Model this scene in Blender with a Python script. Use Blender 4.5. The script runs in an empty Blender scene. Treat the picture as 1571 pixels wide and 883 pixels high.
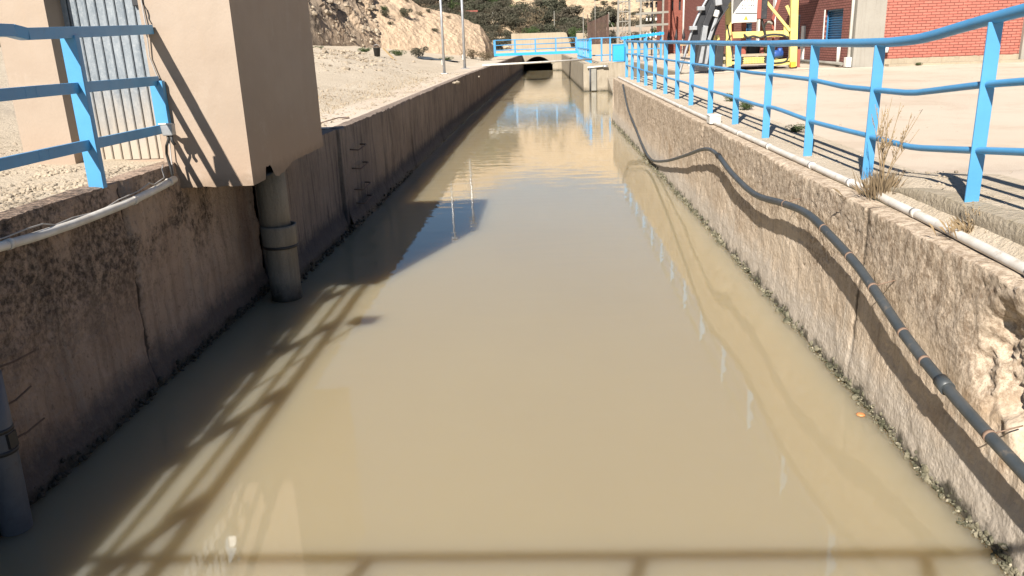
import bpy, bmesh, math, random
from mathutils import Vector, Matrix, noise
random.seed(7)
S = bpy.context.scene
COL = S.collection
R = math.radians

# ------------------------------------------------------------------ camera, sky, sun, exposure
EYE = Vector((0, 0, 2.6))
pitch, yaw, roll = R(17.14), R(2.87), R(2.2)
cd = bpy.data.cameras.new('camera'); cam = bpy.data.objects.new('camera', cd); COL.objects.link(cam)
fwd_h = Vector((-math.sin(yaw), math.cos(yaw), 0)); rgt = Vector((math.cos(yaw), math.sin(yaw), 0))
fwd = fwd_h * math.cos(pitch) + Vector((0, 0, -math.sin(pitch)))
up = rgt.cross(fwd)
r2 = rgt * math.cos(roll) - up * math.sin(roll)
u2 = up * math.cos(roll) + rgt * math.sin(roll)
m3 = Matrix((r2, u2, -fwd)).transposed()
cam.matrix_world = Matrix.Translation(EYE) @ m3.to_4x4()
cd.sensor_width = 36; cd.lens = 1220 * 36 / 1571; cd.clip_end = 3000; cd.clip_start = 0.05
S.camera = cam

SUN_EL, SUN_AZ = 37.8, 19.0
w = bpy.data.worlds.new('World'); S.world = w; w.use_nodes = True
nt = w.node_tree; nt.nodes.clear()
sky = nt.nodes.new('ShaderNodeTexSky'); sky.sky_type = 'NISHITA'; sky.sun_disc = False
sky.sun_elevation = R(SUN_EL); sky.sun_rotation = R(180 + SUN_AZ); sky.altitude = 100
sky.air_density = 1.0; sky.dust_density = 0.0; sky.ozone_density = 3.0
bg = nt.nodes.new('ShaderNodeBackground'); bg.inputs[1].default_value = 0.05
wo = nt.nodes.new('ShaderNodeOutputWorld')
nt.links.new(sky.outputs[0], bg.inputs[0]); nt.links.new(bg.outputs[0], wo.inputs[0])
sd = bpy.data.lights.new('sun', 'SUN'); so = bpy.data.objects.new('sun', sd); COL.objects.link(so)
sd.energy = 5.0; sd.angle = R(0.5); sd.color = (1.0, 0.945, 0.86)
sdir = Vector((math.sin(R(SUN_AZ)) * math.cos(R(SUN_EL)), math.cos(R(SUN_AZ)) * math.cos(R(SUN_EL)), -math.sin(R(SUN_EL))))
so.rotation_euler = sdir.to_track_quat('-Z', 'Y').to_euler(); so.location = (-20, -40, 40)
vs = S.view_settings
vs.view_transform = 'Standard'; vs.look = 'None'; vs.gamma = 1; vs.use_curve_mapping = False
vs.exposure = 0.88
S.cycles.max_bounces = 6; S.cycles.diffuse_bounces = 1; S.cycles.glossy_bounces = 3
S.cycles.use_denoising = True

# ------------------------------------------------------------------ materials
def N(t, typ, **kw):
    n = t.nodes.new(typ)
    for k, v in kw.items():
        setattr(n, k, v)
    return n
class MT:
    """small node-tree helper"""
    def __init__(s, name):
        s.m = bpy.data.materials.new(name); s.m.use_nodes = True; s.t = s.m.node_tree
        s.b = s.t.nodes['Principled BSDF']
        s.co = N(s.t, 'ShaderNodeTexCoord').outputs['Object']
        s.sep = None
    def val(s, sock, v):
        if hasattr(v, 'default_value') or hasattr(v, 'is_linked'): s.t.links.new(v, sock)
        else: sock.default_value = v
    def map(s, scale=(1, 1, 1), rot=(0, 0, 0), loc=(0, 0, 0), src=None):
        n = N(s.t, 'ShaderNodeMapping'); n.inputs['Scale'].default_value = scale; n.inputs['Rotation'].default_value = rot; n.inputs['Location'].default_value = loc
        s.t.links.new(src or s.co, n.inputs['Vector']); return n.outputs[0]
    def noise(s, scale, detail=6, rough=0.6, vec=None, dist=0):
        n = N(s.t, 'ShaderNodeTexNoise'); n.inputs['Scale'].default_value = scale; n.inputs['Detail'].default_value = detail
        n.inputs['Roughness'].default_value = rough; n.inputs['Distortion'].default_value = dist
        s.t.links.new(vec or s.co, n.inputs['Vector']); return n.outputs['Fac']
    def vor(s, scale, vec=None, feature='F1', out='Distance'):
        n = N(s.t, 'ShaderNodeTexVoronoi'); n.feature = feature; n.inputs['Scale'].default_value = scale
        s.t.links.new(vec or s.co, n.inputs['Vector']); return n.outputs[out]
    def ramp(s, f, lo, hi, a=0.0, b=1.0):
        n = N(s.t, 'ShaderNodeMapRange'); n.clamp = True
        n.inputs['From Min'].default_value = lo; n.inputs['From Max'].default_value = hi
        n.inputs['To Min'].default_value = a; n.inputs['To Max'].default_value = b
        s.t.links.new(f, n.inputs['Value']); return n.outputs[0]
    def mix(s, f, a, b):
        n = N(s.t, 'ShaderNodeMix'); n.data_type = 'RGBA'
        s.val(n.inputs[0], f)
        for i, v in ((6, a), (7, b)):
            if isinstance(v, tuple): n.inputs[i].default_value = (*v[:3], 1)
            else: s.t.links.new(v, n.inputs[i])
        return n.outputs[2]
    def mth(s, op, a, b=0.0):
        n = N(s.t, 'ShaderNodeMath'); n.operation = op; s.val(n.inputs[0], a); s.val(n.inputs[1], b); return n.outputs[0]
    def xyz(s):
        if s.sep is None:
            s.sep = N(s.t, 'ShaderNodeSeparateXYZ')
            g = N(s.t, 'ShaderNodeNewGeometry'); s.t.links.new(g.outputs['Position'], s.sep.inputs[0])
        return s.sep.outputs
    def bump(s, h, strength=0.3, dist=0.02, prev=None):
        n = N(s.t, 'ShaderNodeBump'); n.inputs['Strength'].default_value = strength; n.inputs['Distance'].default_value = dist
        s.t.links.new(h, n.inputs['Height'])
        if prev: s.t.links.new(prev, n.inputs['Normal'])
        return n.outputs[0]
    def done(s, col, rough=0.8, normal=None, metal=0.0, spec=None):
        if isinstance(col, tuple): s.b.inputs['Base Color'].default_value = (*col[:3], 1)
        else: s.t.links.new(col, s.b.inputs['Base Color'])
        s.val(s.b.inputs['Roughness'], rough); s.val(s.b.inputs['Metallic'], metal)
        if spec is not None: s.b.inputs['Specular IOR Level'].default_value = spec
        if normal: s.t.links.new(normal, s.b.inputs['Normal'])
        return s.m

def simple(name, c, c2=None, scale=6, rough=0.6, bump=0.1, bs=60, metal=0.0, dirt=None):
    m = MT(name)
    c2 = c2 or tuple(x * 0.75 for x in c)
    col = m.mix(m.ramp(m.noise(scale), 0.35, 0.68), c, c2)
    if dirt: col = m.mix(m.ramp(m.noise(scale * 2.3, 8, 0.7), 0.58, 0.72), col, dirt)
    return m.done(col, rough, m.bump(m.noise(bs, 4), bump, 0.01), metal)

def concrete(name, c1, c2, dark, tide, tide_h, pale=None, pit=0.5, streak=0.6, moss=None, bumps=0.6, rust=None, grain=None, joints=()):
    m = MT(name); x, y, z = m.xyz()
    col = m.mix(m.ramp(m.noise(1.1, 8, 0.65), 0.36, 0.66), c1, c2)
    st = m.noise(3.0, 6, 0.7, m.map((3.2, 3.2, 0.22)))
    col = m.mix(m.mth('MULTIPLY', m.ramp(st, 0.5, 0.7), streak), col, dark)
    if pale:
        st2 = m.noise(2.2, 6, 0.7, m.map((4, 4, 0.3), loc=(7, 3, 1)))
        col = m.mix(m.mth('MULTIPLY', m.ramp(st2, 0.54, 0.68), 0.7), col, pale)
    if rust:
        col = m.mix(m.mth('MULTIPLY', m.ramp(m.noise(1.6, 7, 0.7, m.map(loc=(3, 9, 2))), 0.56, 0.68), 0.6), col, rust)
    if grain:   # worn upper face with exposed aggregate
        gz = m.ramp(m.mth('ADD', z, m.mth('MULTIPLY', m.mth('SUBTRACT', m.noise(0.9, 6, 0.6, m.map(loc=(2, 2, 8))), 0.5), 2.2)), 0.55, 0.85)
        gg = m.mix(m.ramp(m.noise(15, 10, 0.85), 0.42, 0.56), grain, c1)
        gg = m.mix(m.ramp(m.vor(55), 0.22, 0.08), gg, dark)
        col = m.mix(m.mth('MULTIPLY', gz, 0.85), col, gg)
    if moss:
        ym_ = m.ramp(y, 6.1, 5.7)
        f = m.ramp(m.mth('ADD', m.noise(1.5, 9, 0.75, m.map(loc=(5, 1, 4))), m.mth('MULTIPLY', ym_, 0.10)), 0.5, 0.58)
        f = m.mth('MULTIPLY', f, m.ramp(z, 0.5, 1.1))
        f = m.mth('MULTIPLY', f, m.ramp(m.noise(22, 6, 0.7), 0.35, 0.6))
        col = m.mix(m.mth('MULTIPLY', f, 0.85), col, moss)
    pt = m.ramp(m.noise(24, 7, 0.75), 0.55, 0.72)
    col = m.mix(m.mth('MULTIPLY', pt, pit), col, dark)
    for j in joints:
        dj = m.mth('ABSOLUTE', m.mth('SUBTRACT', m.mth('ADD', y, m.mth('MULTIPLY', m.mth('SUBTRACT', m.noise(5, 4), 0.5), 0.06)), j))
        col = m.mix(m.mth('MULTIPLY', m.ramp(dj, 0.02, 0.006), 0.85), col, tuple(v * 0.4 for v in dark))
    zz = m.mth('ADD', z, m.mth('MULTIPLY', m.mth('SUBTRACT', m.noise(4.5, 8, 0.7), 0.5), 0.45))
    t1 = m.ramp(zz, tide_h + 0.08, tide_h - 0.10)
    col = m.mix(m.mth('MULTIPLY', t1, 0.85), col, tide)
    t2 = m.ramp(zz, 0.1, 0.02)
    col = m.mix(m.mth('MULTIPLY', t2, 0.85), col, (0.03, 0.03, 0.02))
    h = m.mth('ADD', m.noise(18, 9, 0.72), m.mth('MULTIPLY', m.vor(34), 0.35))
    nb = m.bump(h, bumps, 0.03)
    return m.done(col, m.ramp(zz, 0.0, 0.35, 0.5, 0.92), nb, spec=0.3)

def sand(name, c1, c2, c3, gs=55, bump=0.35, fine=9):
    m = MT(name)
    col = m.mix(m.ramp(m.noise(0.35, 8, 0.65), 0.35, 0.65), c1, c2)
    col = m.mix(m.mth('MULTIPLY', m.ramp(m.noise(fine, 8, 0.75), 0.5, 0.72), 0.6), col, c3)
    h = m.mth('ADD', m.noise(gs, 6, 0.7), m.mth('MULTIPLY', m.noise(6, 6, 0.6), 0.7))
    return m.done(col, 0.95, m.bump(h, bump, 0.04), spec=0.1)

M = {}
M['yard'] = sand('yard_sand', (0.60, 0.505, 0.405), (0.55, 0.45, 0.35), (0.42, 0.32, 0.23), 70, 0.25, 0.7)
M['bank'] = sand('bank_sand', (0.62, 0.525, 0.405), (0.53, 0.44, 0.33), (0.33, 0.27, 0.19), 30, 0.7, 6)
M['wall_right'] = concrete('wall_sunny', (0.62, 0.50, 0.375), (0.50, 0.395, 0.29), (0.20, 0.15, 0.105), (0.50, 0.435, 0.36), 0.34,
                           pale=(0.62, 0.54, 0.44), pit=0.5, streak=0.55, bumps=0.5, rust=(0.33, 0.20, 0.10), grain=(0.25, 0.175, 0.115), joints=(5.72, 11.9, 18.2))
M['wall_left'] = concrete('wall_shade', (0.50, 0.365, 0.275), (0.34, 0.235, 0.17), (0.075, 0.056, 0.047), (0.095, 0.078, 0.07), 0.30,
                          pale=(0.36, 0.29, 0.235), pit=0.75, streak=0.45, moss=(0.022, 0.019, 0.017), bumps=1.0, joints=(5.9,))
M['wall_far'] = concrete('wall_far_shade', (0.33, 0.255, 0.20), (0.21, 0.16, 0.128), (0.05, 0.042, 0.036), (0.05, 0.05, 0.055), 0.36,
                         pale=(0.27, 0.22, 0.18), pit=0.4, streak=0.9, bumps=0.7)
M['headwall'] = concrete('headwall_concrete', (0.36, 0.31, 0.235), (0.31, 0.26, 0.195), (0.18, 0.14, 0.10), (0.14, 0.115, 0.08), 0.16,
                         pale=(0.40, 0.35, 0.28), pit=0.2, streak=0.5, bumps=0.4)
M['block'] = concrete('pale_block_concrete', (0.40, 0.33, 0.24), (0.35, 0.29, 0.21), (0.24, 0.18, 0.12), (0.3, 0.25, 0.2), -1, pit=0.15, streak=0.5, bumps=0.4)
M['pillar'] = concrete('pillar_concrete', (0.34, 0.315, 0.27), (0.29, 0.265, 0.225), (0.2, 0.17, 0.14), (0.3, 0.25, 0.2), -1, pit=0.2, streak=0.4, bumps=0.3)
M['kerb'] = concrete('kerb_concrete', (0.44, 0.37, 0.28), (0.36, 0.30, 0.21), (0.24, 0.19, 0.11), (0.3, 0.25, 0.2), -1, pale=(0.5, 0.43, 0.33), pit=0.35, streak=0.3, bumps=0.8, rust=(0.33, 0.27, 0.11))
M['cpipe'] = concrete('pipe_concrete', (0.28, 0.245, 0.20), (0.22, 0.19, 0.155), (0.10, 0.085, 0.068), (0.05, 0.045, 0.04), 0.17, pale=(0.25, 0.225, 0.19), pit=0.25, streak=0.5, bumps=0.35)
def plaster():
    m = MT('tan_plaster'); x, y, z = m.xyz()
    col = m.mix(m.ramp(m.noise(1.3, 6), 0.35, 0.65), (0.385, 0.308, 0.242), (0.345, 0.272, 0.21))
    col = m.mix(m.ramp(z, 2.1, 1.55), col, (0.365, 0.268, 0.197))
    st = m.noise(4.0, 6, 0.7, m.map((2.5, 2.5, 0.3)))
    col = m.mix(m.mth('MULTIPLY', m.ramp(st, 0.52, 0.75), 0.25), col, (0.36, 0.27, 0.19))
    col = m.mix(m.mth('MULTIPLY', m.ramp(m.noise(60, 3), 0.66, 0.72), 0.25), col, (0.3, 0.22, 0.16))
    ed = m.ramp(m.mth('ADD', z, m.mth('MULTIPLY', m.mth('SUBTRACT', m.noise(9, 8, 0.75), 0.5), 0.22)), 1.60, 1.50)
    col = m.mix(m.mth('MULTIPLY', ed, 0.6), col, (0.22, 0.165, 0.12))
    col = m.mix(m.mth('MULTIPLY', m.ramp(m.noise(2.2, 8, 0.75, m.map(loc=(4, 4, 4))), 0.56, 0.66), 0.22), col, (0.47, 0.40, 0.33))
    h = m.mth('ADD', m.noise(3, 5), m.mth('MULTIPLY', m.noise(55, 5, 0.7), 0.25))
    return m.done(col, 0.9, m.bump(h, 0.35, 0.025), spec=0.2)
M['plaster'] = plaster()
def bluepaint(name, c, c2, worn=0.12):
    m = MT(name)
    col = m.mix(m.ramp(m.noise(2.5, 5), 0.35, 0.7), c, c2)
    col = m.mix(m.mth('MULTIPLY', m.ramp(m.noise(14, 8, 0.75), 0.62, 0.7), worn * 3), col, (0.10, 0.19, 0.27))
    col = m.mix(m.ramp(m.noise(34, 8, 0.8), 0.71, 0.74), col, (0.20, 0.12, 0.07))
    h = m.mth('ADD', m.noise(30, 5, 0.6), m.mth('MULTIPLY', m.noise(200, 2), 0.2))
    return m.done(col, m.ramp(m.noise(9), 0.3, 0.7, 0.28, 0.45), m.bump(h, 0.12, 0.006))
M['blue'] = bluepaint('sky_blue_paint', (0.085, 0.31, 0.56), (0.07, 0.26, 0.48), 0.25)
M['blue_flat'] = bluepaint('flat_blue_paint', (0.035, 0.37, 0.74), (0.035, 0.33, 0.69), 0.03)
M['shutter'] = bluepaint('shutter_blue_paint', (0.05, 0.22, 0.42), (0.04, 0.17, 0.34))
M['pvc'] = simple('white_pvc', (0.72, 0.69, 0.64), (0.55, 0.50, 0.43), 5, 0.45, 0.06, 40, dirt=(0.42, 0.35, 0.27))
M['hose'] = simple('grey_poly_hose', (0.045, 0.053, 0.058), (0.07, 0.075, 0.077), 5, 0.42, 0.12, 40, dirt=(0.15, 0.125, 0.10))
M['pvcgrey'] = simple('grey_pvc', (0.12, 0.127, 0.14), (0.085, 0.09, 0.10), 6, 0.5, 0.08, 50, dirt=(0.08, 0.075, 0.07))
M['wire'] = simple('rusty_wire', (0.16, 0.10, 0.07), (0.09, 0.06, 0.045), 20, 0.8)
M['black'] = simple('black_rubber', (0.02, 0.02, 0.022), (0.035, 0.033, 0.03), 8, 0.55)
M['cable'] = simple('grey_cable', (0.40, 0.38, 0.36), (0.3, 0.28, 0.26), 10, 0.6)
M['steel'] = simple('galvanised_steel', (0.46, 0.47, 0.48), (0.34, 0.35, 0.36), 6, 0.42, 0.08, 40, 0.55, dirt=(0.3, 0.27, 0.23))
M['steeldark'] = simple('dark_steel', (0.032, 0.033, 0.037), (0.02, 0.02, 0.023), 5, 0.6, 0.1, 40, 0.0, dirt=(0.09, 0.075, 0.06))
M['lattice'] = simple('pale_grey_steel', (0.30, 0.285, 0.245), (0.21, 0.195, 0.165), 3, 0.6, 0.1, 30, 0.1, dirt=(0.24, 0.2, 0.15))
M['white'] = simple('white_paint', (0.78, 0.76, 0.70), (0.66, 0.63, 0.57), 4, 0.45, 0.05, 30)
M['yellow'] = simple('yellow_paint', (0.74, 0.60, 0.20), (0.64, 0.50, 0.15), 3, 0.5, 0.08, 30, dirt=(0.33, 0.22, 0.09))
M['red'] = simple('red_oxide_paint', (0.33, 0.085, 0.055), (0.26, 0.07, 0.05), 4, 0.6, 0.1, 30, dirt=(0.16, 0.06, 0.045))
M['ink'] = simple('sign_ink', (0.05, 0.05, 0.055), (0.07, 0.07, 0.07), 5, 0.5)
M['amber'] = simple('warning_amber', (0.75, 0.42, 0.04), (0.65, 0.36, 0.04), 4, 0.5)
M['motor'] = simple('motor_blue_paint', (0.03, 0.10, 0.36), (0.03, 0.08, 0.28), 5, 0.45)
M['wood'] = simple('weathered_wood', (0.42, 0.30, 0.15), (0.33, 0.22, 0.11), 6, 0.8)
M['trunk'] = simple('bark_brown', (0.16, 0.115, 0.08), (0.10, 0.075, 0.055), 12, 0.9, 0.5, 30)
M['rust'] = simple('rusty_sheet', (0.13, 0.075, 0.055), (0.085, 0.052, 0.042), 4, 0.8, 0.2, 25, dirt=(0.20, 0.12, 0.08))
M['darkhole'] = simple('dark_opening', (0.02, 0.02, 0.02), (0.015, 0.015, 0.015), 5, 0.9)
M['glass'] = simple('dark_glass', (0.03, 0.035, 0.04), (0.04, 0.045, 0.05), 3, 0.12, 0.0)
M['rope'] = simple('strap_tan', (0.26, 0.17, 0.12), (0.2, 0.13, 0.09), 20, 0.8)
M['straw'] = simple('dry_straw', (0.36, 0.26, 0.145), (0.24, 0.165, 0.09), 30, 0.9, 0.1)
M['strawdark'] = simple('dry_weed_base', (0.17, 0.12, 0.07), (0.24, 0.175, 0.10), 30, 0.9, 0.1)
M['tarp'] = simple('dark_tarp', (0.07, 0.085, 0.10), (0.05, 0.06, 0.07), 4, 0.6)
def leafmat(name, a, b, c):
    m = MT(name)
    oi = N(m.t, 'ShaderNodeObjectInfo')
    col = m.mix(m.ramp(m.noise(1.8, 4), 0.35, 0.65), a, b)
    col = m.mix(m.mth('MULTIPLY', oi.outputs['Random'], 0.75), col, c)
    col = m.mix(m.ramp(m.noise(11, 3), 0.5, 0.75), col, b)
    return m.done(col, 0.75, spec=0.2)
M['leaf_scrub'] = leafmat('scrub_leaves', (0.060, 0.066, 0.040), (0.095, 0.092, 0.062), (0.105, 0.083, 0.062))
M['leaf_green'] = leafmat('green_leaves', (0.045, 0.082, 0.022), (0.08, 0.115, 0.04), (0.065, 0.08, 0.035))
M['leaf_bluegreen'] = leafmat('bluish_leaves', (0.045, 0.085, 0.055), (0.03, 0.06, 0.035), (0.065, 0.095, 0.06))
M['leaf_dry'] = leafmat('dry_leaves', (0.16, 0.125, 0.078), (0.11, 0.085, 0.055), (0.13, 0.10, 0.06))
def rock(name, a, b, dark, sandy=None):
    m = MT(name); x, y, z = m.xyz()
    col = m.mix(m.ramp(m.noise(0.5, 8, 0.7), 0.35, 0.65), a, b)
    col = m.mix(m.mth('MULTIPLY', m.ramp(m.noise(1.1, 10, 0.8, m.map((1, 1, 1.3))), 0.48, 0.6), 0.85), col, dark)
    if sandy:
        f = m.ramp(m.mth('ADD', x, m.mth('MULTIPLY', m.noise(0.4, 5), 6)), -14.2 + 3, -11.2 + 3)
        c2 = m.mix(m.ramp(m.noise(0.8, 8, 0.7), 0.35, 0.7), sandy, tuple(v * 0.8 for v in sandy))
        c2 = m.mix(m.mth('MULTIPLY', m.ramp(m.noise(5, 8, 0.8), 0.56, 0.66), 0.5), c2, tuple(v * 0.5 for v in sandy))
        col = m.mix(f, col, c2)
    h = m.mth('ADD', m.noise(1.8, 10, 0.75), m.mth('MULTIPLY', m.vor(2.4), 0.5))
    return m.done(col, 0.95, m.bump(h, 0.9, 0.25), spec=0.1)
M['cliff'] = rock('cliff_rock', (0.36, 0.285, 0.21), (0.23, 0.18, 0.135), (0.075, 0.06, 0.048), (0.64, 0.475, 0.325))
M['hill'] = rock('hill_earth', (0.60, 0.45, 0.30), (0.52, 0.385, 0.25), (0.33, 0.245, 0.16))
M['stone'] = simple('loose_stone', (0.44, 0.36, 0.265), (0.26, 0.21, 0.155), 1.6, 0.95, 0.5, 25)
def algae():
    m = MT('algae_crust')
    col = m.mix(m.ramp(m.noise(9, 6, 0.7), 0.42, 0.6), (0.06, 0.058, 0.032), (0.21, 0.185, 0.125))
    col = m.mix(m.ramp(m.noise(26, 3), 0.6, 0.68), col, (0.40, 0.35, 0.25))
    return m.done(col, 0.75, m.bump(m.noise(50, 5), 0.5, 0.02))
M['algae'] = algae()
def brick(name, c1, c2, mortar, along, w=0.27, h=0.085):
    m = MT(name)
    rot = (R(90), 0, 0) if along == 'x' else (R(90), 0, R(90))
    if along == 'x':
        vec = m.map((1, 1, 1), rot=(R(-90), 0, 0))
    else:
        cx = N(m.t, 'ShaderNodeSeparateXYZ'); m.t.links.new(m.co, cx.inputs[0])
        cb = N(m.t, 'ShaderNodeCombineXYZ'); m.t.links.new(cx.outputs[1], cb.inputs[0]); m.t.links.new(cx.outputs[2], cb.inputs[1]); vec = cb.outputs[0]
    if along == 'x':
        cx = N(m.t, 'ShaderNodeSeparateXYZ'); m.t.links.new(m.co, cx.inputs[0])
        cb = N(m.t, 'ShaderNodeCombineXYZ'); m.t.links.new(cx.outputs[0], cb.inputs[0]); m.t.links.new(cx.outputs[2], cb.inputs[1]); vec = cb.outputs[0]
    b = N(m.t, 'ShaderNodeTexBrick'); b.inputs['Scale'].default_value = 1.0
    b.inputs['Brick Width'].default_value = w; b.inputs['Row Height'].default_value = h
    b.inputs['Mortar Size'].default_value = 0.011; b.inputs['Mortar Smooth'].default_value = 0.3; b.inputs['Bias'].default_value = -0.2
    b.inputs['Color1'].default_value = (*c1, 1); b.inputs['Color2'].default_value = (*c2, 1); b.inputs['Mortar'].default_value = (*mortar, 1)
    m.t.links.new(vec, b.inputs['Vector'])
    col = m.mix(m.mth('MULTIPLY', m.ramp(m.noise(1.2, 6, 0.7), 0.4, 0.7), 0.4), b.outputs['Color'], tuple(v * 0.75 for v in c1))
    col = m.mix(m.mth('MULTIPLY', m.ramp(m.noise(5, 6, 0.7), 0.58, 0.72), 0.35), col, (0.5, 0.3, 0.2))
    inv = m.mth('SUBTRACT', 1.0, b.outputs['Fac'])
    return m.done(col, 0.85, m.bump(inv, 0.9, 0.02), spec=0.2)
M['brick_front'] = brick('red_brick_front', (0.48, 0.165, 0.122), (0.41, 0.132, 0.098), (0.17, 0.06, 0.046), 'x')
M['brick_side_shaded'] = brick('red_brick_side_shaded', (0.33, 0.14, 0.115), (0.27, 0.11, 0.092), (0.10, 0.04, 0.035), 'y')  # darker copy of the front brick, shade of the grazing-lit side in its colour
M['brick_tower'] = brick('tower_brick', (0.31, 0.105, 0.075), (0.26, 0.085, 0.062), (0.22, 0.085, 0.065), 'x', 0.25, 0.08)
def galv():
    m = MT('corrugated_galvanised'); x, y, z = m.xyz()
    col = m.mix(m.ramp(m.noise(9, 8, 0.75, m.map((1.6, 1, 0.5))), 0.35, 0.65), (0.27, 0.30, 0.325), (0.15, 0.178, 0.205))
    col = m.mix(m.mth('MULTIPLY', m.ramp(m.noise(45, 6, 0.8), 0.5, 0.68), 0.6), col, (0.40, 0.42, 0.43))
    dust = m.ramp(m.mth('ADD', z, m.mth('MULTIPLY', m.noise(5, 6, 0.7, m.map((2, 1, 0.6))), 0.7)), 2.75, 2.15)
    col = m.mix(m.mth('MULTIPLY', dust, 0.75), col, (0.50, 0.40, 0.29))
    return m.done(col, 0.6, m.bump(m.noise(60, 4), 0.1, 0.005), 0.15)
M['galv'] = galv()
def water():
    m = MT('turbid_water'); x, y, z = m.xyz()
    col = m.mix(m.ramp(m.noise(0.35, 4, 0.5, m.map((1, 0.5, 1))), 0.3, 0.7), (0.365, 0.30, 0.187), (0.345, 0.282, 0.178))
    b = m.b
    b.inputs['IOR'].default_value = 1.52
    b.inputs['Subsurface Weight'].default_value = 1.0
    b.inputs['Subsurface Radius'].default_value = (1.0, 0.85, 0.6)
    b.inputs['Subsurface Scale'].default_value = 1.4
    b.subsurface_method = 'RANDOM_WALK'
    h = m.mth('ADD', m.noise(1.0, 1, 0.4, m.map((1.3, 4.2, 1)), 0.3), m.mth('MULTIPLY', m.noise(1.0, 1, 0.4, m.map((4, 11, 1)), 0.3), 0.22))
    amp = m.mth('MULTIPLY', m.ramp(m.noise(0.12, 2), 0.3, 0.7, 0.6, 1.0), m.ramp(y, 5, 20, 0.3, 0.85))
    h = m.mth('MULTIPLY', h, amp)
    return m.done(col, 0.025, m.bump(h, 0.35, 0.014))
M['water'] = water()

# ------------------------------------------------------------------ mesh builder
class MB:
    def __init__(s, o=(0, 0, 0)):
        s.v = []; s.f = []; s.o = Vector(o); s.sm = []
    def add(s, vs, fs, smooth=False):
        n = len(s.v)
        s.v += [Vector(v) - s.o for v in vs]; s.f += [tuple(i + n for i in f) for f in fs]; s.sm += [smooth] * len(fs)
        return s
    def box(s, x0, x1, y0, y1, z0, z1):
        vs = [(x, y, z) for z in (z0, z1) for y in (y0, y1) for x in (x0, x1)]
        return s.add(vs, [(0, 2, 3, 1), (4, 5, 7, 6), (0, 1, 5, 4), (2, 6, 7, 3), (0, 4, 6, 2), (1, 3, 7, 5)])
    def beam(s, a, b, w, h, upv=(0, 0, 1)):
        a, b = Vector(a), Vector(b); d = (b - a).normalized(); u = Vector(upv)
        if abs(d.dot(u)) > 0.98: u = Vector((0, 1, 0))
        sx = d.cross(u).normalized(); sy = sx.cross(d).normalized()
        vs = []
        for p in (a, b):
            for i, j in ((-1, -1), (1, -1), (1, 1), (-1, 1)): vs.append(p + sx * (w / 2 * i) + sy * (h / 2 * j))
        return s.add(vs, [(3, 2, 1, 0), (4, 5, 6, 7), (0, 1, 5, 4), (1, 2, 6, 5), (2, 3, 7, 6), (3, 0, 4, 7)])
    def tube(s, pts, r, seg=10, caps=True):
        pts = [Vector(p) for p in pts]; n = len(pts)
        rr = r if isinstance(r, (list, tuple)) else [r] * n
        vs = []; prev = None
        for i, p in enumerate(pts):
            d = (pts[min(i + 1, n - 1)] - pts[max(i - 1, 0)]).normalized()
            if prev is None:
                u = Vector((0, 0, 1)) if abs(d.z) < 0.9 else Vector((1, 0, 0))
                a = d.cross(u).normalized()
            else:
                a = (prev - d * prev.dot(d)).normalized()
            prev = a; b = d.cross(a)
            for k in range(seg):
                t = 2 * math.pi * k / seg
                vs.append(p + (a * math.cos(t) + b * math.sin(t)) * rr[i])
        fs = [(i * seg + k, i * seg + (k + 1) % seg, (i + 1) * seg + (k + 1) % seg, (i + 1) * seg + k) for i in range(n - 1) for k in range(seg)]
        s.add(vs, fs, True)
        if caps:
            m = len(s.v) - len(vs)
            s.f += [tuple(m + k for k in reversed(range(seg))), tuple(m + (n - 1) * seg + k for k in range(seg))]; s.sm += [False, False]
        return s
    def lathe(s, c, prof, seg=24):
        vs = []; n = len(prof)
        for (r, z) in prof:
            for k in range(seg):
                t = 2 * math.pi * k / seg
                vs.append((c[0] + r * math.cos(t), c[1] + r * math.sin(t), c[2] + z))
        fs = [(i * seg + k, i * seg + (k + 1) % seg, (i + 1) * seg + (k + 1) % seg, (i + 1) * seg + k) for i in range(n - 1) for k in range(seg)]
        return s.add(vs, fs, True)
    def prism(s, poly, dirv):
        dirv = Vector(dirv); n = len(poly); vs = [Vector(p) for p in poly] + [Vector(p) + dirv for p in poly]
        fs = [tuple(range(n))[::-1], tuple(range(n, 2 * n))] + [(i, (i + 1) % n, (i + 1) % n + n, i + n) for i in range(n)]
        return s.add(vs, fs)
    def grid(s, nu, nv, fn, smooth=True):
        vs = [fn(i / (nu - 1), j / (nv - 1)) for i in range(nu) for j in range(nv)]
        fs = [(i * nv + j, (i + 1) * nv + j, (i + 1) * nv + j + 1, i * nv + j + 1) for i in range(nu - 1) for j in range(nv - 1)]
        return s.add(vs, fs, smooth)
    def build(s, name, mat, parent=None, bevel=0.0, kind=None, label=None, fix=True):
        me = bpy.data.meshes.new(name); me.from_pydata(s.v, [], s.f)
        me.polygons.foreach_set('use_smooth', s.sm); me.update()
        if fix:
            bm = bmesh.new(); bm.from_mesh(me); bmesh.ops.recalc_face_normals(bm, faces=bm.faces); bm.to_mesh(me); bm.free()
        o = bpy.data.objects.new(name, me); COL.objects.link(o)
        me.materials.append(M[mat] if isinstance(mat, str) else mat)
        if parent: o.parent = parent
        else: o.location = s.o
        if bevel:
            b = o.modifiers.new('bevel', 'BEVEL'); b.width = bevel; b.segments = 2; b.limit_method = 'ANGLE'; b.angle_limit = R(40)
        if kind: o['kind'] = kind
        if label: o['label'] = label
        return o
def tag(o, label, cat, group=None):
    o['label'] = label; o['category'] = cat
    if group: o['group'] = group
    return o
def thing(name, loc, label, cat, group=None):
    o = bpy.data.objects.new(name, None); COL.objects.link(o); o.location = loc; o.empty_display_size = 0.2
    return tag(o, label, cat, group)
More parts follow.
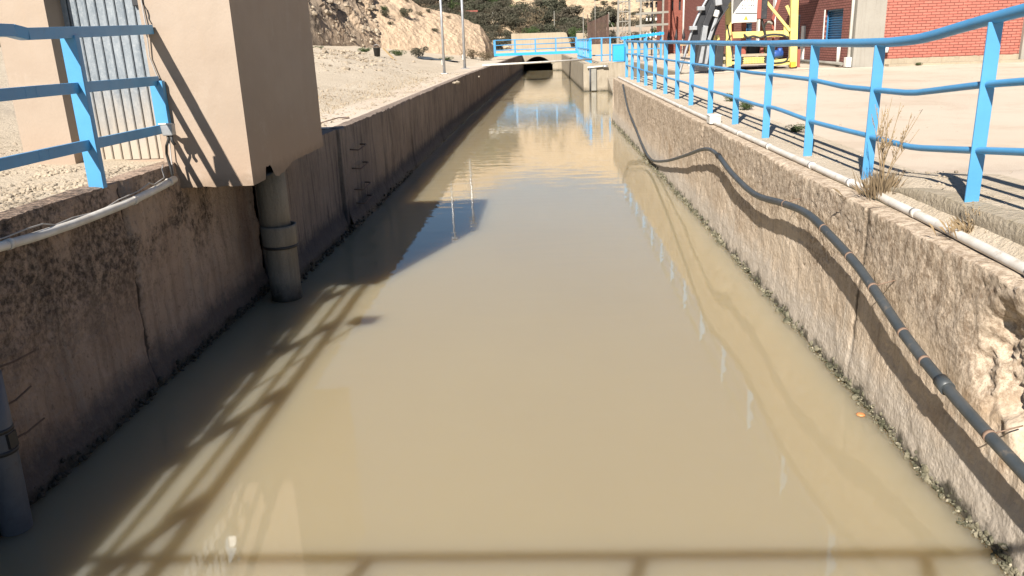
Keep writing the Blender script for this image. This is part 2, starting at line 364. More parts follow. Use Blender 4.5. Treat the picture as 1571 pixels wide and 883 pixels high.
def dup(o, loc, rz=0, sc=(1, 1, 1), label=None):
    c = o.copy(); COL.objects.link(c); c.location = loc; c.rotation_euler = (0, 0, rz); c.scale = sc
    for ch in o.children:
        d = ch.copy(); COL.objects.link(d); d.parent = c
    if label: c['label'] = label
    return c
def fr(x, y, z, s, o=5, H=0.9): return noise.fractal(Vector((x * s, y * s, z * s)), H, 2.1, o)
def lerp(a, b, t): return a + (b - a) * t
def sst(a, b, x):
    t = max(0, min(1, (x - a) / (b - a))); return t * t * (3 - 2 * t)
def pl(y, pts):
    if y <= pts[0][0]: return pts[0][1]
    for (a, va), (b, vb) in zip(pts, pts[1:]):
        if y <= b: return lerp(va, vb, (y - a) / (b - a)) if b > a else vb
    return pts[-1][1]
def rocklump(mb, c, r, seed, sub=1, squash=0.7):
    bm = bmesh.new(); bmesh.ops.create_icosphere(bm, subdivisions=sub, radius=1)
    ax = [random.uniform(0.7, 1.2) for _ in range(3)]; rz = random.uniform(0, 6.28)
    cs, sn = math.cos(rz), math.sin(rz)
    vs = []
    for v in bm.verts:
        k = 1 + 0.45 * noise.noise(v.co * 1.3 + Vector((seed * 1.7, seed, 0)))
        x, y, z = v.co.x * ax[0] * k, v.co.y * ax[1] * k, v.co.z * squash * ax[2] * k
        vs.append((c[0] + r * (x * cs - y * sn), c[1] + r * (x * sn + y * cs), c[2] + r * z))
    mb.add(vs, [tuple(v.index for v in f.verts) for f in bm.faces], False); bm.free()

# ------------------------------------------------------------------ canal geometry
GL_N, GL_F, GR = 1.69, 1.50, 1.40
XL = [(-8, -3.25), (9.0, -3.25)]
XLF = [(11.6, -2.97), (30, -2.97), (50, -2.6), (76, -2.05)]
XR = 2.27
XRF = [(43, 2.0), (76, 1.55)]
def xr(y): return pl(y, [(-8, 2.28), (12, 2.28), (26.8, 2.2)])
def zl(x, y):
    b = lerp(GL_N, GL_F, sst(9.3, 11.2, y))
    t = max(0, -x - 4.3)
    h = b + min(0.15 * t, 1.5)
    h += 0.30 * math.exp(-((x + 9.5) ** 2 / 6 + (y - 36) ** 2 / 30)) + 0.28 * math.exp(-((x + 7.3) ** 2 / 3 + (y - 29) ** 2 / 20))
    if x < -3.9: h += (0.035 + 0.07 * sst(20, 30, y) * sst(-4.6, -6.5, x)) * fr(x, y, 0, 0.9, 4)
    return h
def zr(x, y):
    h = 1.40
    if x > 3.2: h += 0.03 * min(1, (x - 3.2) / 4) + 0.02 * fr(x, y, 3, 0.3, 3)
    if y < 7.2 and x > 2.56: h += 0.16 * sst(6.9, 6.0, y) * 1.0
    return h
g = MB()
ys = [-40, -20, -8] + [-8 + 0.6 * i for i in range(1, 58)] + [26.8, 26.805, 28, 30, 32, 34, 36, 38, 40, 42, 42.99, 43, 45, 47.5, 50, 52.5, 55, 57.5, 60, 62.5, 65, 67.5, 70, 73, 76]
ys = sorted(set(ys))
def leftx(y): return -3.40 if y < 9.2 else (-3.14 if y > 11.6 else -3.40)
offs = [0, 0.25, 0.5, 0.8, 1.1, 1.5, 2, 2.5, 3, 3.6, 4.2, 5, 6, 7, 8, 9, 10, 12, 15, 20, 30, 60, 120, 300]
ysl = sorted(set(ys + [9.19, 11.62, 11.1]))
rows = [[((pl(y, [(-40, -3.42), (9.19, -3.42), (11.1, -3.42), (11.62, -3.14), (30, -3.14), (50, -2.78), (76, -2.2)])) - o, y) for o in offs] for y in ysl]
n0 = len(offs)
g.add([(x, y, zl(x, y)) for r in rows for x, y in r], [(i * n0 + j, (i + 1) * n0 + j, (i + 1) * n0 + j + 1, i * n0 + j + 1) for i in range(len(rows) - 1) for j in range(n0 - 1)], True)
def rx(y):
    if y <= 26.8: return xr(y) + 0.16
    if y < 43: return 4.7
    return pl(y, [(43, 2.15), (76, 1.7)])
rows = [[(rx(y) + o, y) for o in offs] for y in ys]
g.add([(x, y, zr(x, y)) for r in rows for x, y in r], [(i * n0 + j, i * n0 + j + 1, (i + 1) * n0 + j + 1, (i + 1) * n0 + j) for i in range(len(rows) - 1) for j in range(n0 - 1)], True)
xs = [-300, -120, -60, -30, -20, -12, -8, -5, -3, -2, -1, 0, 1, 2, 3, 5, 8, 12, 20, 30, 60, 120, 302]
yf = [76, 78, 81, 85, 90, 100, 150, 300]
g.add([(x, y, 1.5 if y < 79 else 1.9) for y in yf for x in xs], [(i * len(xs) + j, i * len(xs) + j + 1, (i + 1) * len(xs) + j + 1, (i + 1) * len(xs) + j) for i in range(len(yf) - 1) for j in range(len(xs) - 1)], True)
go = g.build('ground', 'bank', kind='structure')
go.data.materials.append(M['yard'])
for p in go.data.polygons:
    if (p.center.x > 3.3 and p.center.y < 62) or (-4.0 < p.center.x < -2 and 11.6 < p.center.y < 56): p.material_index = 1
MB().box(-4, 6, -10, 78, -1.6, -1.5).build('canal_bed', 'bank', kind='structure')
wt = MB(); wt.grid(20, 90, lambda u, v: (lerp(-3.6, 5.2, u), lerp(-10, 92, v), 0.0))
wo_ = wt.build('water', 'water', kind='structure')

# walls -----------------------------------------------------------
def wall_mesh(x_of, y0, y1, ztop, side, disp, du, dz, top_w, z0=-1.4, chip=0.02, warp=1.0):
    """side=+1: face looks to +X. displaced face grid, worn top strip, back."""
    mb = MB(); ny = max(2, int((y1 - y0) / du)); nz = max(2, int((ztop - (-0.12)) / dz))
    def P(u, v):
        y = lerp(y0, y1, u ** warp); z = lerp(-0.12, ztop, v)
        x = x_of(y) + side * disp(y, z)
        if v > 0.999: z += -abs(fr(y, 1, 0, 5, 5)) * chip; x -= side * abs(fr(y, 4, 2, 4, 5)) * chip * 0.8
        return (x, y, z)
    mb.grid(ny, nz, P)
    def T(u, v):
        y = lerp(y0, y1, u ** warp)
        if v < 0.001: return P(u, 1.0)
        return (x_of(y) - side * top_w * v, y, ztop + 0.006 * fr(y, v, 0, 3, 3) + 0.004)
    mb.grid(ny, 4, T)
    xb0, xb1 = x_of(y0) - side * top_w, x_of(y1) - side * top_w
    mb.add([(x_of(y0), y0, z0), (x_of(y1), y1, z0), (x_of(y1), y1, -0.1), (x_of(y0), y0, -0.1)], [(0, 1, 2, 3)])
    mb.add([(xb0, y0, z0), (xb1, y1, z0), (xb1, y1, ztop), (xb0, y0, ztop)], [(3, 2, 1, 0)])
    for y, x, xb in ((y0, x_of(y0), xb0), (y1, x_of(y1), xb1)):
        mb.add([(x, y, z0), (xb, y, z0), (xb, y, ztop), (x, y, ztop - 0.01)], [(0, 1, 2, 3)])
    return mb
def d_right(y, z):
    d = 0.016 * fr(y, z, 0, 1.2, 6) + 0.006 * fr(y, z, 5, 9, 5, 0.6)
    e = sst(0.1, 0.5, fr(y, z * 1.2, 9, 0.8, 4) + 0.25) * sst(0.25, 0.6, z)   # eroded patches
    d -= 0.012 * e * (0.5 + abs(fr(y, z, 2, 16, 4, 0.5)))
    k = math.exp(-(((y - 3.45) / 0.62) ** 2 + ((z - 0.95 - 0.1 * fr(y, z, 1, 5, 3)) / 0.34) ** 2) ** 3)      # broken hole near the bridge
    if k > 0.01: d -= k * (0.13 + 0.15 * abs(fr(y, z * 0.6, 7, 4, 6, 0.7)) + 0.035 * fr(y, z, 3, 15, 5, 0.5))
    for j in (5.72, 11.9, 18.2, 24.1):
        if abs(y - j) < 0.03: d -= 0.012
    return d + 0.03 * sst(0.5, 0.0, z)
wr = wall_mesh(xr, 1.6, 26.8, 1.37, -1, d_right, 0.032, 0.018, 0.17, chip=0.03, warp=2.0)
tag(wr.build('canal_wall', 'wall_right'), 'sunlit weathered concrete canal wall carrying the sagging grey hose', 'wall')
tag(wall_mesh(xr, -8, 1.6, 1.37, -1, lambda y, z: 0, 0.3, 0.2, 0.17).build('canal_wall', 'wall_right'), 'concrete canal wall under the walkway end', 'wall')
# bay behind the end of the sunlit wall
tag(MB().box(4.5, 4.69, 26.8, 43.2, -1.4, 1.42).build('canal_wall', 'headwall'), 'concrete side wall of the wide bay behind the sunlit wall', 'wall')
tag(MB().box(2.38, 4.68, 26.62, 26.8, -1.4, 1.39).build('canal_wall', 'headwall'), 'short return wall at the end of the railed sunny wall', 'wall')
fw = MB()
fw.grid(60, 30, lambda u, v: (lerp(2.0, 4.5, u), 43.0 - 0.02 * fr(u * 3, v * 2, 0, 2, 5), lerp(-0.3, 1.42, v)))
fw.box(2.0, 4.5, 43.02, 43.2, -1.4, 1.425)
fw.prism([(3.25, 43.0, -0.3), (3.25, 43.0, 0.7), (3.25, 38, -0.3)], (1.2, 0, 0))
tag(fw.build('canal_wall', 'headwall'), 'pale concrete wall facing the bay under the blue cabinet', 'wall')
tag(wall_mesh(lambda y: pl(y, XRF), 43.0, 76, 1.42, -1, lambda y, z: 0.015 * fr(y, z, 0, 0.8, 4), 0.3, 0.1, 0.2, chip=0.03).build('canal_wall', 'headwall'), 'pale concrete canal wall running from the blue gate to the tunnel', 'wall')
# left walls
def d_left(y, z):
    d = 0.02 * fr(y, z, 1, 1.1, 6) + 0.014 * fr(y, z, 5, 6, 5, 0.6)
    e = sst(0.0, 0.4, fr(y, z, 4, 0.9, 4) + 0.1) * sst(0.4, 0.9, z) * sst(6.6, 5.2, y)
    d -= 0.02 * e * (0.4 + abs(fr(y, z, 2, 13, 4, 0.5)))
    jy = 5.9 + 0.02 * math.sin(z * 7) - 0.03 * (1 - z)
    if abs(y - jy) < 0.035: d -= 0.02
    if y > jy: d -= 0.012
    return d + 0.05 * sst(0.35, 0.0, z)
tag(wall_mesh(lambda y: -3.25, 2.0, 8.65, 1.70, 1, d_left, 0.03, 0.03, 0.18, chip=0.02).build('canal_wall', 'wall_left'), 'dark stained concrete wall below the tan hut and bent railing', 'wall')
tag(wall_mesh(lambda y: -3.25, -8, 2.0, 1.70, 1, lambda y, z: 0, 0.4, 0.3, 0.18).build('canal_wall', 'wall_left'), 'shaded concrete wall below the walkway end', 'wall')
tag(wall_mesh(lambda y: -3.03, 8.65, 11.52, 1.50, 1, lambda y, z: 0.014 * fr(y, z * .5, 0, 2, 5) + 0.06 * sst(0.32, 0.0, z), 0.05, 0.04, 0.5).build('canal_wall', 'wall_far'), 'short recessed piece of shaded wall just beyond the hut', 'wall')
tag(MB().box(-3.45, -2.975, 11.50, 11.66, -1.4, 1.50).build('wall_end', 'wall_far', bevel=0.01), 'squared end of the long shaded wall beyond the hut', 'wall')
def d_lf(y, z):
    d = 0.02 * fr(y, z * 0.4, 1, 0.9, 6) + 0.01 * fr(y, z * 0.3, 5, 5, 5, 0.6)
    for j in (14.3, 17.6, 22.6, 27.5, 31.0, 38.5, 46, 54):
        if abs(y - j) < 0.1: d -= 0.03
    return d + 0.06 * sst(0.32, 0.0, z)
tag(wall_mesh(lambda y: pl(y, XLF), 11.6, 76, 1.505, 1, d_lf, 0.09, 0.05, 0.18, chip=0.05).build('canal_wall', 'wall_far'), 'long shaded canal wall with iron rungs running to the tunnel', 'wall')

# headwall with tunnel mouth ---------------------------------------------
hw = MB()
x0, x1, zt = -2.3, 2.1, 1.56
ax0, ax1, zs = -2.02, 0.72, 0.62
arch = [(lerp(ax0, ax1, i / 20), zs + 0.75 * math.sin(math.pi * i / 20) ** 0.75 if 0 < i < 20 else zs) for i in range(21)]
outer = [(x0, -0.5), (x0, zt), (x1, zt), (x1, -0.5)]
for (a, b) in zip(arch, arch[1:]):
    for yy in (76.0, 76.35):
        hw.add([(a[0], yy, a[1]), (b[0], yy, b[1]), (b[0], yy, zt), (a[0], yy, zt)], [(0, 1, 2, 3)])
    hw.add([(a[0], 76.0, a[1]), (b[0], 76.0, b[1]), (b[0], 90, b[1]), (a[0], 90, a[1])], [(3, 2, 1, 0)])
hw.box(x0 - .3, ax0, 76.0, 76.35, -0.8, zt); hw.box(ax1, x1 + .3, 76.0, 76.35, -0.8, zt)
hw.box(x0 - .3, x1 + .3, 75.9, 76.4, zt, zt + 0.12)
hw.box(ax0 - .15, ax0 - 0.001, 76.36, 90, -0.8, 0.7); hw.box(ax1 + 0.001, ax1 + .15, 76.36, 90, -0.8, 0.7)
hw.box(ax0, ax1, 90, 90.1, -0.8, 1.6)
th = thing('tunnel_portal', (-0.6, 76, 0), 'pale concrete portal with dark arched mouth at the end of the canal', 'tunnel')
hw2 = hw.build('headwall', 'headwall', th, fix=False); hw2.location = -th.location
rim = MB(th.location)
for (a, b) in zip(arch, arch[1:]): rim.beam((a[0], 75.97, a[1]), (b[0], 75.97, b[1]), 0.07, 0.14)
rim.build('arch_rim', 'headwall', th)
# block wall behind
MBk = MB(); MBk.prism([(-3.2, 81, 1.6), (-3.2, 81, 3.42), (1.9, 81, 3.38), (2.15, 81, 3.3), (2.75, 81, 1.6)], (0, 0.5, 0))
tag(MBk.build('retaining_wall', 'block', bevel=0.03), 'pale concrete block wall with one sloping end behind the footbridge', 'wall')
tag(MB().box(3.15, 4.3, 82, 82.5, 1.6, 3.25).build('block_wall', 'block', bevel=0.05), 'small stone wall stub beside the rusty sheet fence', 'wall')
tag(MB().box(6.2, 11.5, 84, 84.4, 1.6, 3.7).build('block_wall', 'plaster', bevel=0.03), 'low pinkish wall behind the lattice tower', 'wall')
tag(MB().box(3.5, 9.0, 62, 62.3, 1.4, 2.25).build('low_wall', 'block', bevel=0.02), 'low pale concrete wall behind the blue cabinet and rails', 'wall')

# ------------------------------------------------------------------ hills
cl = MB()
toe = [(-40, -10, 2.8), (-30, 5, 2.9), (-22, 20, 3.0), (-17, 34, 3.0), (-14.5, 44, 2.9), (-13, 52, 2.75), (-11.3, 57.5, 2.45), (-8.8, 59.5, 2.15), (-6.4, 61.5, 1.85), (-4.5, 64, 1.6), (-4.0, 70, 1.55)]
crs = [(-60, -5, 14), (-48, 10, 15), (-38, 30, 17), (-31, 46, 17), (-25, 54, 15.5), (-19.5, 61, 12.5), (-13.5, 66, 7.9), (-9.6, 67, 5.5), (-7.2, 68.5, 4.85), (-5.55, 70, 4.1), (-4.7, 73, 2.6)]
def pt(poly, t):
    t *= len(poly) - 1; i = min(int(t), len(poly) - 2); f = t - i
    a, b = Vector(poly[i]), Vector(poly[i + 1])
    return a.lerp(b, f)
def cliffP(u, v):
    a, b = pt(toe, u), pt(crs, u)
    if v <= 0.75:
        t = v / 0.75; p = a.lerp(b, t); p.z = lerp(a.z - 0.3, b.z, math.sin(t * math.pi / 2) ** 0.8)
    else:
        t = (v - 0.75) / 0.25; p = b + Vector((-1, 3, 0)) * t * 4; p.z = b.z - 1.2 * t * t * 4 + 0.1 * t
    rk = sst(-9.5, -14, p.x) * 0.75 + 0.25
    am = min(1, v * 5) * min(1, abs(1 - u) * 12)
    n = noise.turbulence_vector(p * 0.33, 5, False)
    p += Vector((n[0] * 0.9, n[1] * 0.9, n[2] * 0.55)) * rk * am
    n2 = noise.hetero_terrain(p * 0.9, 0.6, 2.2, 5, 0.4)
    p.z += 0.18 * (n2 - 0.6) * am * rk
    k = sst(-10.5, -13.5, p.x)
    if k > 0:   # fissures and buttresses of the rock face
        q = Vector((p.x * 0.55 + p.z * 0.28, p.y * 0.55, p.z * 0.16))
        r_ = noise.ridged_multi_fractal(q, 0.8, 2.2, 5, 0.9, 2.0)
        p += Vector((-0.8, 0.62, 0.0)) * (1.15 - min(r_, 2.2) * 0.75) * k * am * 1.2
    p.z += 0.07 * fr(p.x, p.y, p.z, 1.6, 5, 0.6) * am
    return p
cl.grid(340, 110, cliffP, False)
cl.build('hill', 'cliff', kind='structure')
def hz(x, y):
    d = max(0, y - 83)
    s = 0.30 + 0.005 * max(0, min(25, -x - 4)) + 0.004 * max(0, min(25, x - 6))
    z = 1.9 + s * min(d, 62) + 0.03 * max(0, min(d - 62, 30))
    return z + min(1, d / 6) * (1.1 * fr(x, y, 0, 0.09, 5) + 0.25 * fr(x, y, 4, 0.6, 4))
hl = MB(); hl.grid(150, 110, lambda u, v: (lerp(-110, 120, u), lerp(80, 200, v ** 1.5), hz(lerp(-110, 120, u), lerp(80, 200, v ** 1.5)) - (0.15 if v < 0.01 else 0)))
hl.build('hill', 'hill', kind='structure')

# ------------------------------------------------------------------ tan hut
HX0, HX1, HY0, HY1, HZ0, HZ1 = -4.62, -2.60, 6.90, 9.25, 1.475, 3.57
hut = thing('utility_hut', (-3.6, 8.0, 1.69), 'tan plastered hut with corrugated door overhanging the canal', 'hut')
O = hut.location
def wobble_panel(mb, fn, nu, nv): mb.grid(nu, nv, fn)
hb = MB(O)
# front face pieces around the door opening (-4.16..-3.36)
hb.box(HX0, -4.17, HY0, HY0 + 0.3, 1.55, HZ1)
def ragged(y): return HZ0 + 0.009 * fr(y, 0, 0, 11, 6, 0.4) * sst(6.95, 7.3, y) + 0.05 * sst(7.5, 8.2, y) - 0.03 * math.exp(-((y - 7.72) / 0.25) ** 2) + 0.11 * sst(7.22, 7.28, y) * sst(7.52, 7.38, y)
# right pier front
hb.grid(24, 30, lambda u, v: (lerp(-3.37, HX1, u), HY0 + 0.006 * fr(u * 2, v * 3, 0, 2, 4) * (1 if u < .99 else 0), lerp(HZ0 + 0.012 * fr(u * 4, 0, 0, 2, 3), HZ1, v)))
# canal side face with ragged bottom
hb.grid(160, 30, lambda u, v: (HX1 + (0.008 * fr(u * 2, v * 2, 4, 2, 4) if u > 0.001 else 0), lerp(HY0, HY1, u), lerp(ragged(lerp(HY0, HY1, u)) if u > 0.001 else HZ0 + 0.012 * fr(4, 0, 0, 2, 3), HZ1, v)))
hb.add([(-3.37, HY0, HZ0), (-3.37, HY0 + 0.27, HZ0), (-3.37, HY0 + 0.27, HZ1), (-3.37, HY0, HZ1)], [(0, 1, 2, 3)])
hb.add([(-3.37, HY0 + 0.005, HZ0 + 0.01), (HX1 - 0.01, HY0 + 0.005, HZ0 + 0.01), (HX1 - 0.01, HY1, HZ0 + 0.07), (-3.37, HY1, HZ0 + 0.07)], [(0, 1, 2, 3)])
hb.box(-4.17, -3.37, HY0, HY0 + 0.3, 3.30, HZ1)
hb.box(HX0, HX0 + 0.2, HY0 + 0.301, HY1, 1.5, HZ1)
hb.box(HX0, HX1 - 0.02, HY1 - 0.2, HY1 - 0.002, 1.55, HZ1)
hb.box(-4.17, -3.37, HY0 + 0.2, HY0 + 0.45, 1.6, 1.705)
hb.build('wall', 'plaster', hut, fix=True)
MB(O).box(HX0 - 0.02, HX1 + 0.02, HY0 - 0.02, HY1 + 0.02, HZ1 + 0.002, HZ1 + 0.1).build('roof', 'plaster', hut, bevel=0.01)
dr = MB(O)
nr = 11; dx0, dx1 = -4.29, -3.36
for i in range(nr):
    a = lerp(dx0, dx1, i / nr); b = lerp(dx0, dx1, (i + 1) / nr); wv = b - a
    dr.prism([(a + 0.005, 7.17, 1.71), (a + 0.005, 7.150, 1.71), (a + 0.012, 7.143, 1.71), (b - 0.012, 7.143, 1.71), (b - 0.005, 7.150, 1.71), (b - 0.005, 7.17, 1.71)], (0, 0, 1.58))
door = dr.build('door', 'galv', hut)
MB(O).box(dx0, dx1, 7.171, 7.19, 1.70, 3.29).build('backing', 'steeldark', door)
MB(O).box(-3.52, -3.44, 7.10, 7.144, 3.02, 3.10).build('latch', 'steeldark', door, bevel=0.005)
MB(O).tube([(-3.52, 7.12, 3.03), (-3.40, 7.12, 3.03)], 0.008, 8).build('bolt', 'steel', door)
mb = MB(O); ck = [(-3.335, 3.30), (-3.33, 3.12), (-3.322, 3.06), (-3.326, 3.02), (-3.30, 2.97), (-3.292, 2.93), (-3.297, 2.90), (-3.28, 2.86)]
for a_, b_ in zip(ck, ck[1:]): mb.beam((a_[0], HY0 - 0.001, a_[1]), (b_[0], HY0 - 0.001, b_[1]), 0.012, 0.007)
mb.build('crack', 'darkhole', hut)
# ------------------------------------------------------------------ concrete column pipe
cp = thing('drain_pipe', (-2.90, 8.25, 0), 'thick concrete drainpipe standing in the water under the tan hut', 'pipe')
O = cp.location
MB(O).lathe((-2.92, 8.25, 0), [(0.001, 0.62), (0.155, 0.62), (0.155, 1.62), (0.001, 1.62)], 32).build('upper_pipe', 'cpipe', cp)
MB(O).lathe((-2.90, 8.25, 0), [(0.16, -0.5), (0.165, 0.25), (0.168, 0.60), (0.185, 0.62), (0.19, 0.80), (0.19, 0.83), (0.165, 0.83), (0.16, 0.66), (0.01, 0.655)], 32).build('socket', 'cpipe', cp)
MB(O).lathe((-2.90, 8.25, 0), [(0.168, 0.585), (0.188, 0.585), (0.188, 0.615), (0.170, 0.615)], 32).build('joint_ring', 'black', cp)

# ------------------------------------------------------------------ bent flat-bar railing beside the hut
lr = thing('railing', (-3.3, 5.7, 1.7), 'blue flat-bar railing in front of the tan hut door', 'railing')
O = lr.location
def flat(mb, pts, w=0.012, h=0.075):
    for a, b in zip(pts, pts[1:]): mb.beam(a, b, w, h)
X = -3.30
for (z, b0) in ((2.795, 0), (2.41, 1), (2.01, 2)):
    pts = [(X, -1.2, z), (X, 3.0, z), (X, 5.05, z - 0.01 if b0 == 0 else z), (X + (0.012 if b0 == 0 else 0), 5.16, z - 0.03 if b0 == 0 else z), (X, 6.88, z + (0.02 if b0 == 0 else -0.01))]
    mb = MB(O); flat(mb, pts, 0.07 if b0 == 0 else 0.03, 0.075); mb.build('rail', 'blue', lr, bevel=0.003)
def lpost(y, z0, z1, x=X):
    mb = MB(O)
    mb.box(x - 0.055, x + 0.055, y - 0.006, y + 0.006, z0, z1); mb.box(x + 0.043, x + 0.055, y + 0.0062, y + 0.05, z0, z1)
    mb.build('post', 'blue', lr, bevel=0.002)
for y in (0.9, 2.5, 4.1, 5.66): lpost(y, 1.69, 2.76)
lpost(6.84, 2.0, 2.40)
pk = thing('pole_lamp', (-3.36, 3.1, 1.7), 'thin pole with a small box on top fixed to the bent blue railing', 'lamp')
MB(pk.location).tube([(-3.36, 3.1, 1.7), (-3.36, 3.1, 3.5)], 0.014, 8).build('pole', 'steel', pk)
MB(pk.location).box(-3.50, -3.24, 3.04, 3.16, 3.5, 3.64).build('lamp_head', 'steel', pk, bevel=0.02)
# white sagging pipe + thin cable on the wall
wp = thing('conduit_pipe', (-3.17, 5.3, 1.55), 'sagging white plastic conduit along the dark wall below the railing', 'pipe')
O = wp.location
MB(O).tube([(-3.17, y, pl(y, [(2, 1.70), (3.4, 1.63), (4.3, 1.585), (4.7, 1.56), (5.2, 1.548), (5.8, 1.55), (6.3, 1.57), (6.62, 1.595)])) for y in [2 + 0.22 * i for i in range(22)]], 0.030, 12).build('pipe', 'pvc', wp)
for y, z in ((4.42, 1.578), (5.9, 1.551), (6.52, 1.588)): MB(O).tube([(-3.17, y - 0.02, z), (-3.17, y + 0.02, z)], 0.034, 12).build('coupling', 'pvc', wp)
random.seed(3)
tag(MB((-3.16, 4.4, 1.62)).tube([(-3.175, y, z + 0.045) for y, z in ((3.6, 1.62), (4.1, 1.60), (4.4, 1.575), (4.62, 1.58), (4.78, 1.575), (4.9, 1.54), (5.1, 1.545), (5.45, 1.52), (5.7, 1.55), (6.0, 1.56), (6.2, 1.59), (6.27, 1.565), (6.46, 1.59))] + [(-3.2, 6.49, 1.70), (-3.24, 6.6, 1.72)], 0.005, 6).build('cable', 'cable'), 'thin grey cable drooping along the white conduit', 'cable')
tag(MB((-3.3, 6.87, 2)).tube([(-3.345, 6.885, 3.41), (-3.33, 6.88, 3.05), (-3.32, 6.87, 2.85), (-3.335, 6.87, 2.6), (-3.29, 6.87, 2.42), (-3.315, 6.87, 2.3), (-3.29, 6.87, 2.15), (-3.27, 6.86, 1.95), (-3.28, 6.85, 1.75), (-3.235, 6.75, 1.62)], 0.006, 6).build('cable', 'cable'), 'thin pale cable hanging down the tan hut wall', 'cable')
# small floodlight box
fb = thing('floodlight', (-3.17, 6.72, 1.98), 'small silver box lamp on black glands at the railing end', 'lamp')
O = fb.location
mb = MB(O); mb.prism([(-3.245, 6.66, 2.055), (-3.135, 6.66, 2.055), (-3.145, 6.66, 1.955), (-3.232, 6.66, 1.955)], (0, 0.07, 0)); mb.build('housing', 'steel', fb, bevel=0.01)
MB(O).box(-3.25, -3.13, 6.652, 6.66, 2.05, 2.062).build('lid', 'white', fb, bevel=0.003)
mb = MB(O); mb.tube([(-3.20, 6.69, 1.955), (-3.20, 6.69, 1.92), (-3.225, 6.69, 1.87), (-3.245, 6.71, 1.80), (-3.235, 6.72, 1.68), (-3.21, 6.68, 1.58)], 0.012, 8)
mb.tube([(-3.17, 6.69, 1.955), (-3.17, 6.69, 1.91), (-3.15, 6.69, 1.875)], 0.014, 8); mb.build('cable_gland', 'black', fb)
mb = MB(O); mb.beam((-3.19, 6.70, 2.0), (-3.285, 6.80, 2.02), 0.02, 0.03); mb.build('bracket', 'steel', fb)
# near grey downpipe and rebar rungs
npz = thing('drain_pipe', (-3.12, 3.95, 0), 'grey plastic downpipe entering the water beside iron bars', 'pipe')
O = npz.location
MB(O).tube([(-3.145, 3.90, -0.4), (-3.14, 3.90, 0.0), (-3.135, 3.92, 0.5), (-3.13, 3.93, 0.96)], 0.085, 20).build('pipe', 'pvcgrey', npz)
mb = MB(O)
for z in (0.50, 0.63): MB(O).tube([(-3.135, 3.92, z - 0.012), (-3.135, 3.92, z + 0.012)], 0.091, 20).build('band', 'black', npz)
MB(O).box(-3.07, -3.042, 3.885, 3.955, 0.52, 0.61).build('label_plate', 'black', npz)
for i, (za, zb, ya, yb) in enumerate(((0.93, 0.90, 4.0, 4.44), (0.68, 0.71, 4.0, 4.33), (0.47, 0.47, 4.0, 4.38))):
    tag(MB((-3.2, ya, za)).tube([(-3.22, ya, za), (-3.16, yb * 0.5 + ya * 0.5, lerp(za, zb, .5)), (-3.17, yb, zb)], 0.006, 6).build('iron_bar', 'wire'), ('uppermost', 'middle', 'lowest')[i] + ' thin iron bar jutting from the wall beside the grey downpipe', 'bar', 'iron bars by the downpipe')
# staple rungs beyond the hut
for i, z in enumerate((1.14, 0.85, 0.52, 0.30)):
    y = 12.0 + 0.03 * i
    tag(MB((-2.9, y, z)).tube([(-3.0, y, z + 0.01), (-2.86, y + 0.05, z - 0.01), (-2.855, y + 0.1, z - 0.01), (-2.86, y + 0.62, z), (-2.88, y + 0.68, z), (-3.0, y + 0.72, z)], 0.011, 8).build('iron_rung', 'wire'),
        ('topmost iron rung', 'second iron rung from the top', 'third iron rung from the top', 'lowest iron rung just above the water')[i] + ' on the long shaded wall', 'rung', 'iron rungs on the shaded wall')
tag(MB((-3.15, 12.2, 1.53)).tube([(-3.5, 12.3, 1.52), (-3.3, 12.75, 1.56), (-3.18, 12.95, 1.55), (-3.12, 12.75, 1.55), (-3.2, 12.6, 1.55)], 0.009, 6).build('iron_hook', 'wire'), 'bent rusty rod lying on top of the shaded wall', 'rod')

# ------------------------------------------------------------------ right-hand railing
rr_ = thing('railing', (2.62, 12, 1.4), 'long sky blue tube railing on top of the sunlit canal wall', 'railing')
O = rr_.location
X = 2.62
py = [26.6, 24.9, 23.25, 21.5, 19.75, 18.05, 16.45, 14.8, 13.1, 11.35, 9.72, 8.15, 6.6, 4.97, 3.4, 1.9, 0.3]
def wob(y, k): return 0.008 * fr(y, k, 0, 0.5, 3)
def smoothpts(keys, y0, y1, n, k):
    out = []
    for i in range(n):
        y = lerp(y0, y1, i / (n - 1))
        z = sum(pl(y + d, keys) for d in (-0.12, -0.06, 0, 0.06, 0.12)) / 5
        out.append((X + wob(y, k), y, z + wob(y + 9, k)))
    return out
kt = [(0.2, 3.05), (4.6, 2.675), (5.03, 2.625), (5.95, 2.515), (6.4, 2.495), (12, 2.475), (26.7, 2.50)]
km = [(0.2, 2.7), (4.5, 2.30), (5.04, 2.255), (5.95, 2.15), (7.3, 2.12), (8.3, 2.145), (12, 2.12), (26.7, 2.13)]
kb = [(0.2, 2.35), (4.5, 1.925), (5.0, 1.87), (5.85, 1.775), (8.1, 1.745), (9.5, 1.775), (9.9, 1.755), (13, 1.76), (26.7, 1.77)]
MB(O).tube(smoothpts(kt, 26.7, 0.2, 150, 1), 0.036, 14).build('handrail', 'blue', rr_)
MB(O).tube(smoothpts(km, 26.7, 0.2, 150, 2), 0.022, 12).build('mid_rail', 'blue', rr_)
MB(O).tube(smoothpts(kb, 26.7, 0.2, 150, 3), 0.022, 12).build('mid_rail', 'blue', rr_)
for i, y in enumerate(py):
    z0 = 1.40 if y > 6 else 1.555
    zt_ = pl(y, kt) - 0.02; l = random.uniform(-0.006, 0.01)
    mb = MB(O); mb.beam((X - l, y, z0 - 0.03), (X, y, zt_), 0.085, 0.012, (0, 1, 0)); mb.beam((X + 0.036 - l, y + 0.026, z0 - 0.03), (X + 0.036, y + 0.026, zt_ - 0.01), 0.012, 0.04, (0, 1, 0))
    mb.build('post', 'blue', rr_, bevel=0.002)
